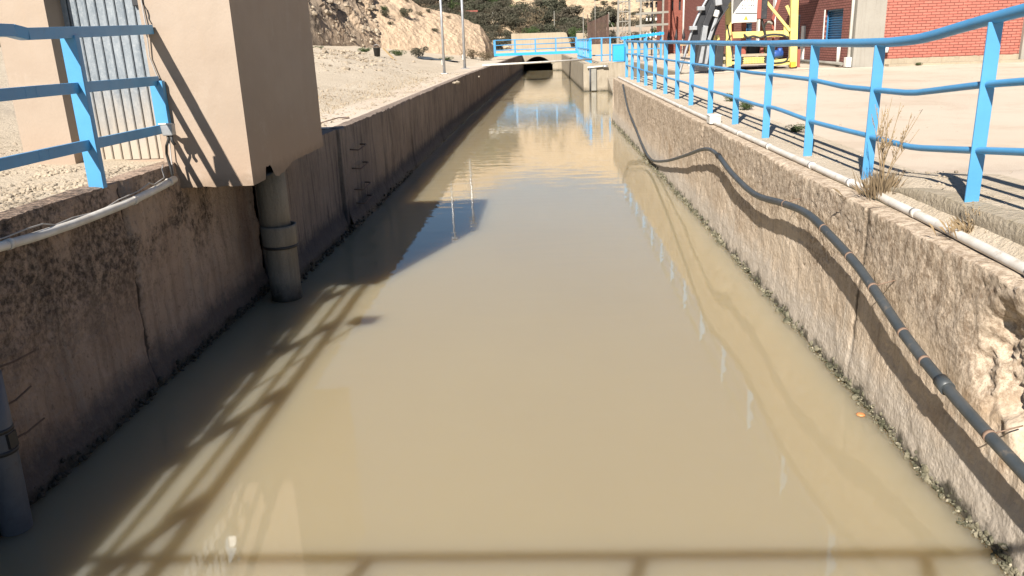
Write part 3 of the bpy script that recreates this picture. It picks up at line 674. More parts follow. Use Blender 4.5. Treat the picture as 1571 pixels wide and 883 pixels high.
# white pipe on the wall
pw = thing('conduit_pipe', (2.42, 8, 1.42), 'long white plastic conduit lying on the sunlit wall beside the railing', 'pipe')
O = pw.location
xk = [(1, 2.38), (3.9, 2.405), (5.2, 2.46), (6.2, 2.475), (8.4, 2.445), (11.5, 2.40), (12.4, 2.40), (18, 2.375), (26.6, 2.36)]
pts = [(pl(y, xk) + 0.006 * fr(y, 0, 0, 0.9, 3), y, 1.405 + 0.006 * fr(y, 3, 0, 1, 3)) for y in [1 + 0.2 * i for i in range(129)]]
MB(O).tube(pts, 0.03, 12).build('pipe', 'pvc', pw)
mb = MB(O)
for y in (3.9, 5.35, 6.55, 7.5, 8.9, 10.2, 14.5, 18, 22):
    q = pl(y, xk); MB(O).tube([(q, y - 0.03, 1.405), (q, y + 0.03, 1.405)], 0.034, 12).build('coupling', 'pvc', pw)
jb = thing('junction_box', (2.41, 11.75, 1.38), 'square white junction box where the white conduit meets the wall top', 'box')
O = jb.location
MB(O).box(2.325, 2.485, 11.62, 11.85, 1.385, 1.49).build('body', 'pvc', jb, bevel=0.008)
MB(O).box(2.32, 2.49, 11.615, 11.855, 1.492, 1.51).build('lid', 'white', jb, bevel=0.005)
MB(O).tube([(2.395, 11.619, 1.44), (2.395, 11.58, 1.44)], 0.022, 10).build('gland', 'pvc', jb)
# kerb
kk = MB((2.6, 4.4, 1.4))
def kz(y): return 1.42 + 0.13 * sst(6.5, 5.2, y) + 0.02 * sst(5, 4, y)
kk.grid(60, 8, lambda u, v: (2.545 + 0.012 * fr(u * 8, v, 0, 2, 4) - (0.01 if 0 < v < 1 else 0), lerp(6.5, 1.5, u), lerp(1.36, kz(lerp(6.5, 1.5, u)), v)))
kk.grid(60, 4, lambda u, v: (lerp(2.545, 2.80, v) + (0.012 * fr(u * 8, 1, 0, 2, 4) if v == 0 else 0), lerp(6.5, 1.5, u), kz(lerp(6.5, 1.5, u)) + (0.006 if 0 < v < 1 else 0)))
tag(kk.build('kerb', 'kerb'), 'low concrete kerb under the last railing post above the wall', 'kerb')

# ------------------------------------------------------------------ grey hose
hs = thing('hose', (2.15, 10, 0.9), 'grey plastic hose hanging in waves along the sunlit canal wall', 'hose')
O = hs.location
hk = [(22.97, 1.36), (21.65, 0.84), (20.02, 0.57), (18.21, 0.27), (16.7, 0.17), (14.67, 0.43), (12.61, 0.81), (11.06, 1.11), (10.21, 1.16), (9.28, 1.06), (8.23, 1.01), (7.21, 1.11), (6.56, 1.15), (6.0, 1.10), (5.52, 1.04), (5.21, 0.98), (4.62, 0.83), (4.18, 0.745), (3.74, 0.68), (3.32, 0.63), (2.6, 0.55), (1.2, 0.5)]
def cat(P, n=6):
    out = []
    for i in range(len(P) - 1):
        p0, p1, p2, p3 = P[max(i - 1, 0)], P[i], P[i + 1], P[min(i + 2, len(P) - 1)]
        for k in range(n):
            t = k / n
            out.append(tuple(0.5 * (2 * b + (c - a) * t + (2 * a - 5 * b + 4 * c - d) * t * t + (3 * b - a - 3 * c + d) * t ** 3) for a, b, c, d in zip(p0, p1, p2, p3)))
    out.append(P[-1]); return out
def hx(y): return 2.165 - 0.03 * math.exp(-((y - 9) / 2.2) ** 2) - 0.03 * math.exp(-((y - 4.5) / 1.5) ** 2)
hp = cat([(hx(y), y, z) for y, z in hk])
fine = [p for p in hp if p[1] < 10.1]; thin = [p for p in hp if p[1] >= 9.95]
MB(O).tube(thin, 0.025, 12).build('thin_length', 'hose', hs)
MB(O).tube(fine, 0.032, 14).build('thick_length', 'hose', hs)
def hat(y):
    b = min(range(len(hp)), key=lambda i: abs(hp[i][1] - y)); p = Vector(hp[b]); q = Vector(hp[max(b - 1, 0)]); return p, (p - q).normalized()
p, d = hat(4.08); MB(O).tube([p - d * 0.02, p + d * 0.07], 0.041, 16).build('coupling', 'hose', hs)
p, d = hat(10.0); MB(O).tube([p - d * 0.04, p + d * 0.04], 0.037, 16).build('coupling', 'black', hs)
for y in (7.2, 6.2, 5.6, 5.15, 4.65, 4.32, 3.6):
    p, d = hat(y); mb = MB(O); mb.tube([p - d * 0.012, p + d * 0.010], 0.0345, 14)
    if y in (7.2, 5.15, 3.6): mb.tube([p + Vector((0.03, 0, 0.02)), (2.30, p.y + 0.01, p.z + 0.05)], 0.004, 5)
    mb.build('strap', 'rope', hs)
# algae / mussel crust at the water line
random.seed(11)
al = MB()
for i in range(4200):
    y = 2.6 + 24 * random.random() ** 1.7; z = random.gauss(0.015, 0.03)
    if fr(y, 0, 0, 1.6, 4) < random.uniform(-0.45, 0.25): continue
    r = 0.009 * math.exp(abs(random.gauss(0, 0.5))) * (1.0 if y < 10 else 1.4)
    rocklump(al, (xr(y) - 0.02 + random.gauss(0, 0.012) - max(0, 0.05 - z) * 0.5, y, z), r, i, 1, 0.9)
al.build('algae', 'algae', kind='stuff', label='green brown crust of algae and small shells at the waterline of the sunlit wall', fix=False)
al = MB()
for i in range(700):
    y = 3.0 + 14 * random.random() ** 1.4; z = random.gauss(0.02, 0.03); xw = -3.25 if y < 8.65 else -2.97
    rocklump(al, (xw + 0.05 + random.gauss(0, 0.012), y, z), random.uniform(0.01, 0.028), i, 1, 0.9)
M['algae_dark'] = simple('dark_algae', (0.03, 0.028, 0.02), (0.05, 0.044, 0.032), 20, 0.7, 0.4, 60)
al.build('algae', 'algae_dark', kind='stuff', label='dark algae crust at the waterline of the shaded wall', fix=False)
lf = MB((2.165, 5.18, 0.012)); lf.lathe((2.165, 5.18, 0.004), [(0.001, 0.012), (0.02, 0.011), (0.032, 0.004), (0.03, 0.0), (0.001, 0.0)], 12)
tag(lf.build('orange_peel', simple('orange_peel_skin', (0.62, 0.25, 0.09), (0.5, 0.2, 0.08), 30, 0.5)), 'small orange scrap floating at the foot of the sunlit wall', 'litter')

# ------------------------------------------------------------------ dry weeds
random.seed(5)
def weed(name, loc, nst, hgt, spread, nb, label, mat2='strawdark', base_h=0.16):
    t = thing(name, loc, label, 'weed')
    mb = MB()
    for i in range(nst):
        a = random.uniform(0, 6.28); k = random.uniform(0.2, 1); h = hgt * random.uniform(0.6, 1)
        p = [Vector((0.02 * math.cos(a), 0.02 * math.sin(a), 0))]
        for s_ in range(1, 7):
            f = s_ / 6; p.append(Vector((math.cos(a) * spread * k * f ** 1.6 + random.gauss(0, 0.006), math.sin(a) * spread * k * f ** 1.6 + random.gauss(0, 0.006), h * f)))
        mb.tube(p, [0.0042 * (1 - 0.6 * j / 6) for j in range(7)], 5)
        for b in range(5):
            q = p[random.choice((3, 4, 5))]; e = q + Vector((random.gauss(0, 0.03), random.gauss(0, 0.03), random.uniform(0.05, 0.14)))
            mb.tube([q, (q + e) / 2 + Vector((random.gauss(0, .006), random.gauss(0, .006), 0)), e], [0.002, 0.0018, 0.0012], 4)
            for _ in range(4):
                c = q.lerp(e, random.uniform(0.3, 1)); d = Vector((random.gauss(0, 1), random.gauss(0, 1), random.gauss(0.5, 1))).normalized() * 0.014
                sd_ = d.cross(Vector((0.3, 1, 0.2))).normalized() * 0.004; mb.add([c - sd_, c + d, c + sd_, c - d * .3], [(0, 1, 2, 3)])
    mb.build('stems', 'straw', t)
    mb = MB()
    for i in range(nb):
        a = random.uniform(0, 6.28); rd = abs(random.gauss(0, 0.07)); b = Vector((rd * math.cos(a), rd * math.sin(a), 0))
        tip = b + Vector((math.cos(a) * random.uniform(0, 0.1), math.sin(a) * random.uniform(0, 0.1), random.uniform(0.3, 1) * base_h))
        sd_ = Vector((math.sin(a), -math.cos(a), 0)) * 0.003; mid = (b + tip) / 2 + Vector((0, 0, 0.02))
        mb.add([b - sd_, b + sd_, mid + sd_ * .8, tip, mid - sd_ * .8], [(0, 1, 2, 3, 4)])
    mb.build('tuft', mat2, t); return t
weed('dry_weed', (2.50, 6.02, 1.39), 11, 0.76, 0.30, 260, 'tall dry weed sprouting between the white conduit and a railing post', base_h=0.24)
for i, (x, y, z, hh, lb) in enumerate(((2.52, 4.75, 1.40, 0.16, 'bleached dry grass tuft at the foot of the concrete kerb'),)):
    weed('dry_weed', (x, y, z), 2, 0.13, 0.10, 130, lb, 'straw', hh * 0.7)

# ------------------------------------------------------------------ walkway bridge the picture is taken from
br = thing('walkway_bridge', (0, -0.8, 2.0), 'railed walkway across the canal, known by the rail shadow on the water', 'bridge')
O = br.location
MB(O).box(-3.6, 2.9, -1.7, -0.20, 1.82, 2.0).build('deck', 'pillar', br)
for z in (3.10, 2.72, 2.34): MB(O).tube([(-5.2, -0.17, z), (2.62, -0.17, z)], 0.027, 12).build('rail', 'blue', br)
for x in (-4.4, -2.30, -0.85, 0.6, 2.05): MB(O).box(x - 0.035, x + 0.035, -0.20, -0.185, 1.9, 3.08).build('post', 'blue', br)

# ------------------------------------------------------------------ lamp posts
lp = thing('lamp_post', (-4.03, 32.9, 1.5), 'slim grey lamp post standing closer to the hut on the sandy bank', 'lamp post', 'lamp posts on the sandy bank')
mb = MB((0, 0, 0)); mb.tube([(0, 0, 0), (0.01, 0, 1.9), (0.02, 0, 3.75)], [0.055, 0.05, 0.045], 12); mb.build('pole', 'steel', lp)
MB().box(-0.13, 0.13, -0.13, 0.13, 0.0, 0.03).build('base_plate', 'steel', lp, bevel=0.005)
MB().box(-0.13, 0.16, -0.12, 0.12, 3.73, 3.87).build('lamp_head', 'steel', lp, bevel=0.03)
MB().box(-0.075, -0.05, -0.06, 0.06, 0.35, 0.55).build('hatch', 'white', lp)
dup(lp, (-3.78, 38.9, 1.5), 0.3, (1.25, 1.25, 1.18), 'slim grey lamp post standing closer to the footbridge, with a thicker pole')

# ------------------------------------------------------------------ footbridge, gate, rails, cabinet
fb2 = thing('footbridge', (-0.6, 57, 1.8), 'small blue steel footbridge across the canal in front of the tunnel', 'bridge')
O = fb2.location
MB(O).box(-3.45, 2.3, 56.6, 57.7, 1.74, 1.92).build('deck', 'blue_flat', fb2, bevel=0.01)
for yy in (56.63, 57.67):
    for z in (2.78, 2.45, 2.12): MB(O).tube([(-3.42, yy, z), (2.2, yy, z)], 0.028, 8).build('rail', 'blue', fb2)
    for i in range(5):
        x = -3.42 + i * 1.40
        MB(O).box(x - 0.045, x + 0.045, yy - 0.03, yy + 0.03, 1.93, 2.79).build('post', 'blue', fb2)
gt = thing('railing', (2.4, 50, 1.43), 'dense blue barred panel standing on the wall top beside the footbridge', 'railing')
O = gt.location
def gx(y): return pl(y, [(44, 2.42), (56, 2.25)])
for z in (2.62, 2.1, 1.62):
    MB(O).beam((gx(43.7), 43.7, z), (gx(56.4), 56.4, z), 0.05, 0.07).build('rail', 'blue_flat', gt)
for i in range(10):
    y = 43.8 + i * 1.38; MB(O).beam((gx(y), y, 1.42), (gx(y), y, 2.66), 0.055 if i else 0.11, 0.09).build('post', 'blue_flat', gt)
b2 = thing('railing', (3.4, 46.5, 1.42), 'blue two-rail fence running beside the blue cabinet', 'railing')
O = b2.location
for z in (2.66, 1.75): MB(O).tube([(2.5, 46.0, z), (3.7, 46.2, z), (5.7, 46.6, z)], 0.03, 8).build('rail', 'blue', b2)
for x in (3.15, 3.62, 4.4, 5.6): MB(O).box(x - 0.045, x + 0.045, 46.0, 46.06, 1.42, 2.7).build('post', 'blue', b2)
cb = thing('cabinet', (3.78, 43.6, 1.43), 'solid bright blue metal cabinet on the wall top', 'cabinet')
O = cb.location
MB(O).box(3.56, 4.16, 43.3, 43.85, 1.45, 2.28).build('body', 'blue_flat', cb, bevel=0.015)
MB(O).box(3.54, 4.18, 43.27, 43.87, 2.285, 2.32).build('lid', 'blue_flat', cb, bevel=0.01)
MB(O).box(3.60, 4.12, 43.285, 43.298, 1.5, 2.24).build('door', 'blue_flat', cb, bevel=0.004)
gb = thing('gantry_beam', (5.3, 43, 1.42), 'thick blue box beam on legs behind the far end of the railing', 'beam')
O = gb.location
mb = MB(O); mb.beam((4.05, 44.0, 2.60), (6.3, 44.6, 2.78), 0.3, 0.14)
for i in range(6): mb.beam((4.3 + i * 0.36, 43.83 + 0.096 * i, 2.53 + 0.029 * i), (4.3 + i * 0.36, 43.83 + 0.096 * i, 2.72 + 0.029 * i), 0.05, 0.03)
mb.build('beam', 'blue_flat', gb)
for x, y in ((4.25, 44.0), (5.3, 44.3), (6.2, 44.6)): MB(O).box(x - 0.05, x + 0.05, y - 0.05, y + 0.05, 1.42, 2.6).build('leg', 'blue', gb)
MB(O).beam((4.2, 44.0, 2.0), (6.2, 44.6, 2.02), 0.04, 0.05).build('cross_bar', 'blue', gb)
tag(MB((-0.4, 41, 1.6)).tube([(-3.0, 39.8, 1.60), (-0.4, 41.5, 1.60), (2.45, 43.4, 1.62)], 0.05, 10).build('white_pipe', 'pvc'), 'thin white pipe spanning the canal before the footbridge', 'pipe')
gg = thing('level_gauge', (2.45, 42.9, 0.5), 'pale grey level tube with a white elbow on the bay wall', 'gauge')
O = gg.location
MB(O).box(2.40, 2.66, 42.86, 42.93, 0.05, 1.15).build('gauge_board', 'lattice', gg)
MB(O).tube([(2.33, 42.9, 0.0), (2.33, 42.9, 1.22)], 0.035, 8).build('tube', 'pvcgrey', gg)
MB(O).tube([(2.2, 42.88, 1.22), (3.0, 42.88, 1.26)], 0.045, 8).build('elbow', 'white', gg)
MB(O).tube([(3.0, 42.85, 1.26), (3.25, 42.85, 1.24)], 0.06, 8).build('valve', 'steel', gg)

# ------------------------------------------------------------------ brick buildings
BX, BY = 9.94, 27.0
bld = thing('brick_building', (BX, BY, 1.42), 'large red brick pump house with blue louvred windows across the yard', 'building')
O = bld.location
ZT = 9.0
mb = MB(O); mb.box(10.78, 15.1, BY + 0.05, BY + 0.3, 1.62, ZT); mb.build('front_wall', 'brick_front', bld)
# side wall with openings
op = [(28.35, 30.1, 2.25, 3.28), (33.0, 34.1, 1.5, 3.22), (40.5, 42.0, 2.2, 3.1), (49.0, 50.5, 2.2, 3.1)]
mb = MB(O)
yy = BY + 0.35
for (a, b, z0, z1) in op:
    mb.box(BX, BX + 0.3, yy, a, 1.45, ZT); mb.box(BX, BX + 0.3, a, b, z1, ZT)
    if z0 > 1.5: mb.box(BX, BX + 0.3, a, b, 1.45, z0)
    yy = b
mb.box(BX, BX + 0.3, yy, 66, 1.45, ZT)
mb.build('side_wall', 'brick_side_shaded', bld)
for i, (a, b, z0, z1) in enumerate(op):
    nm = 'door' if i == 1 else 'window'
    mb = MB(O); n = int((z1 - z0) / 0.075)
    for k in range(n):
        z = z0 + (k + 0.5) * (z1 - z0) / n
        mb.beam((BX + 0.13, a + 0.04, z), (BX + 0.13, b - 0.04, z), 0.055, 0.012, (0.55, 0, 1))
    mb.box(BX + 0.17, BX + 0.19, a, b, z0, z1)
    wn = mb.build(nm, 'shutter', bld)
    mb = MB(O)
    for (p0, p1) in (((a, z0), (a, z1)), ((b, z0), (b, z1)), ((a, z1), (b, z1)), ((a, z0), (b, z0))):
        mb.beam((BX + 0.1, p0[0], p0[1]), (BX + 0.1, p1[0], p1[1]), 0.08, 0.06, (1, 0, 0))
    mb.build('frame', 'shutter', wn)
    MB(O).box(BX - 0.03, BX + 0.12, b + 0.002, b + 0.06, z0, z1 + 0.02).build('reveal', 'white', wn)
mb = MB(O); mb.box(BX - 0.08, BX + 0.84, BY - 0.1, BY + 0.34, 1.40, ZT); mb.build('corner_pillar', 'pillar', bld, bevel=0.02)
MB(O).box(15.1, 16.0, BY - 0.1, BY + 0.34, 1.40, ZT).build('pillar', 'pillar', bld, bevel=0.02)
MB(O).box(16.0, 22, BY + 0.05, BY + 0.3, 1.62, ZT).build('front_wall', 'brick_front', bld)
pn = MB(O); pn.grid(80, 5, lambda u, v: (lerp(10.77, 15.08, u), BY - 0.02 + 0.02 * fr(u * 20, v, 0, 1, 4), lerp(1.38, 1.66 + 0.02 * fr(u * 30, 0, 1, 1, 3), v)))
pn.grid(80, 3, lambda u, v: (lerp(10.77, 15.08, u), lerp(BY - 0.02, BY + 0.06, v), 1.66 + 0.02 * fr(u * 30, 0, 1, 1, 3)))
pn.box(10.9, 22, BY - 0.35, BY - 0.03, 1.38, 1.50)
pn.build('plinth', 'block', bld)
MB(O).box(BX - 0.03, 22, BY + 0.02, 66, ZT, ZT + 0.3).build('roof', 'pillar', bld)
# pilasters / short white posts along the side wall
for y in (32.2, 36.4, 39.0, 44.5):
    MB(O).box(BX - 0.06, BX - 0.001, y, y + 0.35, 1.45, ZT if y > 36 else 2.8).build('pilaster', 'white', bld)
mb = MB(O); mb.tube([(BX - 0.14, BY + 0.1, 1.5), (BX - 0.14, BY + 0.1, ZT)], 0.055, 10); mb.build('drainpipe', 'white', bld)
MB(O).box(BX - 0.26, BX - 0.09, BY - 0.02, BY + 0.2, 1.45, 1.75).build('meter_box', 'white', bld, bevel=0.01)
MB(O).tube([(BX - 0.1, 28.2, 1.5), (BX - 0.1, 28.2, 2.25)], 0.06, 8).build('drainpipe', 'white', bld)
MB(O).tube([(BX - 0.18, 27.6, 1.53), (BX - 0.2, 34, 1.53)], 0.06, 8).build('ground_pipe', 'lattice', bld)
MB(O).tube([(10.87, BY - 0.12, 1.86), (10.87, BY - 0.12, 2.02)], 0.07, 8).build('wall_tap', 'white', bld)
tw = thing('brick_tower', (9.4, 60, 1.42), 'red brick tower block with narrow slit windows at the far end of the yard', 'building')
O = tw.location
mb = MB(O)
cols = [(8.82, 9.05), (9.19, 9.55), (9.70, 9.935)]
for a, b in cols: mb.box(a, b, 60, 60.3, 1.42, 9)
for a, b in ((9.05, 9.19), (9.55, 9.70)): mb.box(a, b, 60, 60.3, 1.42, 4.35); mb.box(a, b, 60, 60.3, 5.05, 9)
mb.box(8.82, 9.1, 60.301, 66, 1.42, 9); mb.build('wall', 'brick_tower', tw)
for a, b in ((9.05, 9.19), (9.55, 9.70)): MB(O).box(a, b, 60.15, 60.2, 4.35, 5.05).build('window', 'glass', tw)
MB(O).box(8.7, 9.95, 59.9, 66, 9.0, 9.2).build('roof', 'pillar', tw)
MB(O).tube([(9.89, 59.9, 1.45), (9.89, 59.9, 9)], 0.07, 8).build('drainpipe', 'white', tw)
ir = thing('iron_fence', (9.2, 57, 1.42), 'short black iron fence with spear tops before the brick tower', 'fence')
O = ir.location
for x in (8.45, 8.95, 9.45):
    MB(O).lathe((x, 57, 1.42), [(0.03, 0), (0.03, 0.95), (0.12, 1.05), (0.10, 1.2), (0.02, 1.6), (0.001, 1.65)], 8).build('spear', 'steeldark', ir)
for z in (1.7, 2.25): MB(O).beam((8.3, 57, z), (9.6, 57, z), 0.04, 0.04).build('bar', 'steeldark', ir)
# substation gantry
sb = thing('substation_frame', (7.1, 55, 1.42), 'pale steel switchyard frame with insulators beside the brick tower', 'frame')
O = sb.location
for x, y in ((6.3, 55), (6.55, 57), (7.75, 55), (8.0, 57)): MB(O).beam((x, y, 1.42), (x, y, 8), 0.11, 0.11).build('column', 'lattice', sb)
for z in (3.35, 4.1, 4.95):
    for y in (55, 57): MB(O).beam((6.2, y, z), (8.1, y, z + 0.03), 0.12, 0.13).build('crossbeam', 'lattice', sb)
MB(O).beam((7.12, 55.5, 1.42), (7.12, 55.5, 5.3), 0.09, 0.09).build('mast', 'steeldark', sb)
for x in (6.75, 7.0, 7.35):
    for z in (2.55, 3.62, 4.45):
        MB(O).lathe((x, 55.3, z), [(0.001, 0), (0.05, 0), (0.08, 0.06), (0.05, 0.1), (0.08, 0.16), (0.05, 0.2), (0.08, 0.26), (0.04, 0.34), (0.001, 0.36)], 8).build('insulator', 'white' if z < 3.8 else 'steeldark', sb)
for i in range(9):
    a = Vector((6.3 if i % 2 else 7.75, 55, 2 + i * 0.6)); b = Vector((6.55 if i % 2 else 8.0, 57, 2.6 + i * 0.6)); MB(O).beam(a, b, 0.05, 0.05).build('brace', 'lattice', sb)
MB(O).box(6.9, 7.75, 55.6, 56.3, 4.98, 5.6).build('switchgear', 'steeldark', sb, bevel=0.02)
# lattice tower
lt = thing('lattice_tower', (6.45, 68, 1.42), 'slender pale lattice tower between the rusty fence and the switchyard', 'tower')
O = lt.location
for x in (5.95, 6.95):
    for y in (67.5, 68.5): MB(O).beam((x, y, 1.42), (lerp(x, 6.45, 0.25), lerp(y, 68, 0.25), 9), 0.08, 0.08).build('leg', 'lattice', lt)
for i in range(9):
    z = 2.4 + i * 0.75; f = 0.25 * (z - 1.42) / 7.58; w_ = 0.5 * (1 - f)
    for y in (-w_, w_): MB(O).beam((6.45 - w_, 68 + y, z), (6.45 + w_, 68 + y, z), 0.07, 0.07).build('crossbar', 'lattice', lt)
    if i % 2: MB(O).beam((6.45 - w_, 68 - w_, z), (6.45 + w_, 68 - w_, z + 0.72), 0.045, 0.045).build('brace', 'lattice', lt)
MB(O).beam((6.3, 67.6, 1.42), (6.3, 67.6, 8), 0.04, 0.04).build('ladder_rail', 'lattice', lt); MB(O).beam((6.55, 67.6, 1.42), (6.55, 67.6, 8), 0.04, 0.04).build('ladder_rail', 'lattice', lt)
# rusty corrugated fence
rf = thing('sheet_fence', (4.8, 75, 1.42), 'tall rusty brown corrugated sheet fence with a slanting top', 'fence')
O = rf.location
mb = MB(O); n = 16
for i in range(n):
    a = lerp(3.92, 5.72, i / n); b = lerp(3.92, 5.72, (i + 1) / n); z = lerp(4.05, 4.72, i / n)
    mb.prism([(a, 75.05, 1.42), (a + 0.02, 75, 1.42), (b - 0.04, 75, 1.42), (b - 0.02, 75.05, 1.42)], (0, 0, z - 1.42))
mb.build('sheet', 'rust', rf)
for x in (3.92, 5.74): MB(O).box(x - 0.04, x + 0.04, 75.06, 75.14, 1.42, 4.75).build('post', 'rust', rf)
bp = thing('braced_pole', (6.0, 76, 1.42), 'white pole with a diagonal brace at the end of the rusty fence', 'pole')
O = bp.location
MB(O).beam((5.85, 76, 1.42), (5.85, 76, 4.9), 0.08, 0.08).build('pole', 'lattice', bp); MB(O).beam((5.9, 76, 4.2), (6.65, 76, 2.9), 0.06, 0.06).build('brace', 'lattice', bp); MB(O).beam((6.6, 76, 1.42), (6.6, 76, 4.0), 0.07, 0.07).build('short_pole', 'lattice', bp)
for i, (x, y, z0, z1, lb) in enumerate(((-5.45, 90, 3.9, 5.8, 'thin pale pole rising from scrub above the footbridge end'), (1.10, 88, 3.0, 5.6, 'thin pale pole in scrub above the concrete block wall'), (3.7, 79, 1.6, 5.0, 'thin white pole beside the rusty sheet fence'), (5.0, 82, 1.6, 8.0, 'tallest thin pole behind the rusty sheet fence'))):
    tag(MB((x, y, z0)).tube([(x, y, z0 - 1), (x, y, z1)], [0.045, 0.03], 8).build('pole', 'lattice'), lb, 'pole', 'poles behind the canal')
rb = thing('red_barrier', (-8.1, 93, 5.6), 'faded red barrier half hidden in scrub on the hillside', 'barrier')
MB(rb.location).beam((-9.1, 92, 6.05), (-7.2, 92, 6.05), 0.08, 0.16).build('bar', 'red', rb)
for x in (-8.9, -7.4): MB(rb.location).box(x - .06, x + .06, 91.95, 92.05, 4.4, 6.1).build('post', 'red', rb)

# ------------------------------------------------------------------ yellow rake machine
def mp(px, py_, y=28.0):
    k = y / 28.0
    return (k * (6.1 + (px - 1115) * 0.0219 - (98 - py_) * 0.0009), y, 2.6 + k * (1.62 + (98 - py_) * 0.0207 - (px - 1115) * 0.0011 - 2.6))
ym = thing('rake_machine', (7.2, 29, 1.42), 'yellow steel trash-rake gantry with red uprights and a white sign panel', 'machine')
O = ym.location
def B(nm, a, b, w, h, mat, y=28.0, y2=None, upv=(0, 0, 1), bev=0.006):
    return MB(O).beam(mp(*a, y), mp(*b, y2 or y), w, h, upv).build(nm, mat, ym, bevel=bev)
for yy in (28.0, 30.2):
    B('leg', (1118, 100), (1116, -160), 0.17, 0.17, 'yellow', yy); B('leg', (1215, 99), (1216, -160), 0.23, 0.18, 'yellow', yy)
B('crossbeam', (1118, 52), (1208, 48), 0.16, 0.20, 'yellow', 28.1)
B('crossbeam', (1118, 52), (1208, 48), 0.16, 0.20, 'yellow', 30.2)
B('brace', (1172, -2), (1210, 44), 0.06, 0.09, 'yellow', 27.95); B('brace', (1204, 6), (1213, 26), 0.06, 0.1, 'yellow', 28.3)
B('gusset', (1204, 52), (1204, 36), 0.16, 0.05, 'yellow', 28.0)
# chassis
mb = MB(O); a = mp(1118, 98); b = mp(1212, 98)
mb.box(a[0], b[0], 28.0, 30.3, 1.62, 1.72); mb.build('chassis', 'yellow', ym, bevel=0.02)
mb = MB(O); a = mp(1120, 88); b = mp(1182, 88); mb.box(a[0], b[0], 27.9, 29.6, 1.86, 1.94); mb.build('platform', 'block', ym, bevel=0.01)
mb = MB(O); a = mp(1134, 90); b = mp(1176, 90)
mb.box(a[0], b[0], 27.93, 27.98, 1.63, 1.85); gr_ = mb.build('grille', 'steeldark', ym)
mb = MB(O)
for i in range(13):
    x = lerp(a[0] + 0.15, b[0] - 0.15, i / 12); mb.box(x - 0.018, x + 0.018, 27.9, 27.928, 1.64, 1.84)
for z in (1.66, 1.74, 1.82): mb.box(a[0] + 0.1, b[0] - 0.1, 27.895, 27.925, z - 0.008, z + 0.008)
mb.build('bars', 'yellow', gr_)
B('side_rail', (1182, 92), (1210, 88), 0.06, 0.08, 'yellow', 27.95); B('side_rail', (1178, 97), (1212, 94), 0.06, 0.07, 'yellow', 27.95)
for (p, q, ww) in (((1122, 86), (1123, 34), 0.11), ((1140, 86), (1141, 32), 0.15), ((1168, 84), (1168, 30), 0.10), ((1185, 70), (1184, 30), 0.09), ((1183, 30), (1194, -6), 0.08)):
    B('upright', p, q, ww, 0.1, 'red', 28.5)
B('brace', (1120, 34), (1124, 60), 0.05, 0.05, 'red', 27.98); B('brace', (1116, 36), (1125, 88), 0.04, 0.05, 'steeldark', 27.92)
B('red_post', (1221, 101), (1222, 72), 0.17, 0.17, 'red', 29.0); B('foot', (1215, 100), (1215, 92), 0.16, 0.16, 'amber', 27.85)
# sign panel
a = mp(1124, 33, 27.8); b = mp(1162, -28, 27.8)
sp = MB(O).box(a[0], b[0], 27.78, 27.84, a[2], b[2]).build('sign_panel', 'white', ym, bevel=0.01)
MB(O).box(b[0] + 0.002, b[0] + 0.34, 27.82, 28.3, a[2] + 0.08, b[2]).build('control_box', 'steeldark', ym, bevel=0.02)
MB(O).box(b[0] + 0.003, b[0] + 0.13, 27.76, 27.818, a[2] + 0.1, b[2]).build('hinge_strip', 'red', ym)
p0 = mp(1128, 19, 27.77); p1 = mp(1160, 18, 27.77); MB(O).beam((p0[0], 27.775, p0[2]), (p1[0], 27.775, p1[2]), 0.008, 0.03).build('printed_line', 'ink', sp)
c = mp(1144, 25, 27.77); tri = MB(O); tri.prism([(c[0] - 0.07, 27.778, c[2] - 0.07), (c[0] + 0.07, 27.778, c[2] - 0.07), (c[0], 27.778, c[2] + 0.08)], (0, -0.008, 0)); tri.build('warning_triangle', 'amber', sp)
MB(O).beam((c[0] + 0.006, 27.766, c[2] - 0.035), (c[0] - 0.006, 27.766, c[2] + 0.03), 0.012, 0.006).build('bolt_symbol', 'ink', sp)
random.seed(21); gl = MB(O)
for row, (yy, cols_) in enumerate(((-0.5, (1138, 1141.5, 1146, 1152, 1155)), (6, (1138, 1142.5, 1148.5, 1152, 1155)), (11, (1139, 1143.5, 1148.5, 1153)), (-8, (1137, 1141, 1146, 1150, 1155)))):
    for cx_ in cols_:
        q = mp(cx_, yy, 27.775)
        for _ in range(3):
            dx, dz = random.choice(((0, 0.022), (0.02, 0), (0.016, 0.02))); ox, oz = random.uniform(-.012, .012), random.uniform(-.012, .012)
            gl.beam((q[0] + ox - dx, 27.776, q[2] + oz - dz), (q[0] + ox + dx, 27.776, q[2] + oz + dz), 0.006, 0.012)
gl.build('lettering', 'ink', sp)
# motor, tank, hoses
mt = MB(O); q = mp(1190, 80, 28.4); mt.tube([(q[0] - 0.28, 28.4, q[2]), (q[0] + 0.2, 28.4, q[2])], 0.13, 16); mt.tube([(q[0] + 0.1, 28.35, q[2]), (q[0] + 0.1, 28.35, q[2] + 0.2)], 0.08, 12); mt.build('motor', 'motor', ym)
mt = MB(O); a = mp(1146, 85, 28.7); b = mp(1166, 66, 28.7); mt.box(a[0], b[0], 28.7, 29.4, a[2], b[2]); mt.build('tank', 'steeldark', ym, bevel=0.06)
mt = MB(O); a = mp(1171, 84, 28.7); b = mp(1180, 68, 28.7); mt.box(a[0], b[0], 28.6, 29.0, a[2], b[2]); mt.build('pump', 'yellow', ym, bevel=0.04)
mt = MB(O); mt.tube(cat([mp(*p, 27.9) for p in ((1141, 50), (1146, 55), (1155, 53), (1165, 55), (1173, 52), (1185, 50), (1200, 51), (1207, 56))], 5), 0.035, 8)
mt.tube(cat([mp(*p, 27.95) for p in ((1166, -4), (1168, 30), (1172, 45), (1174, 58), (1178, 70))], 5), 0.04, 8)
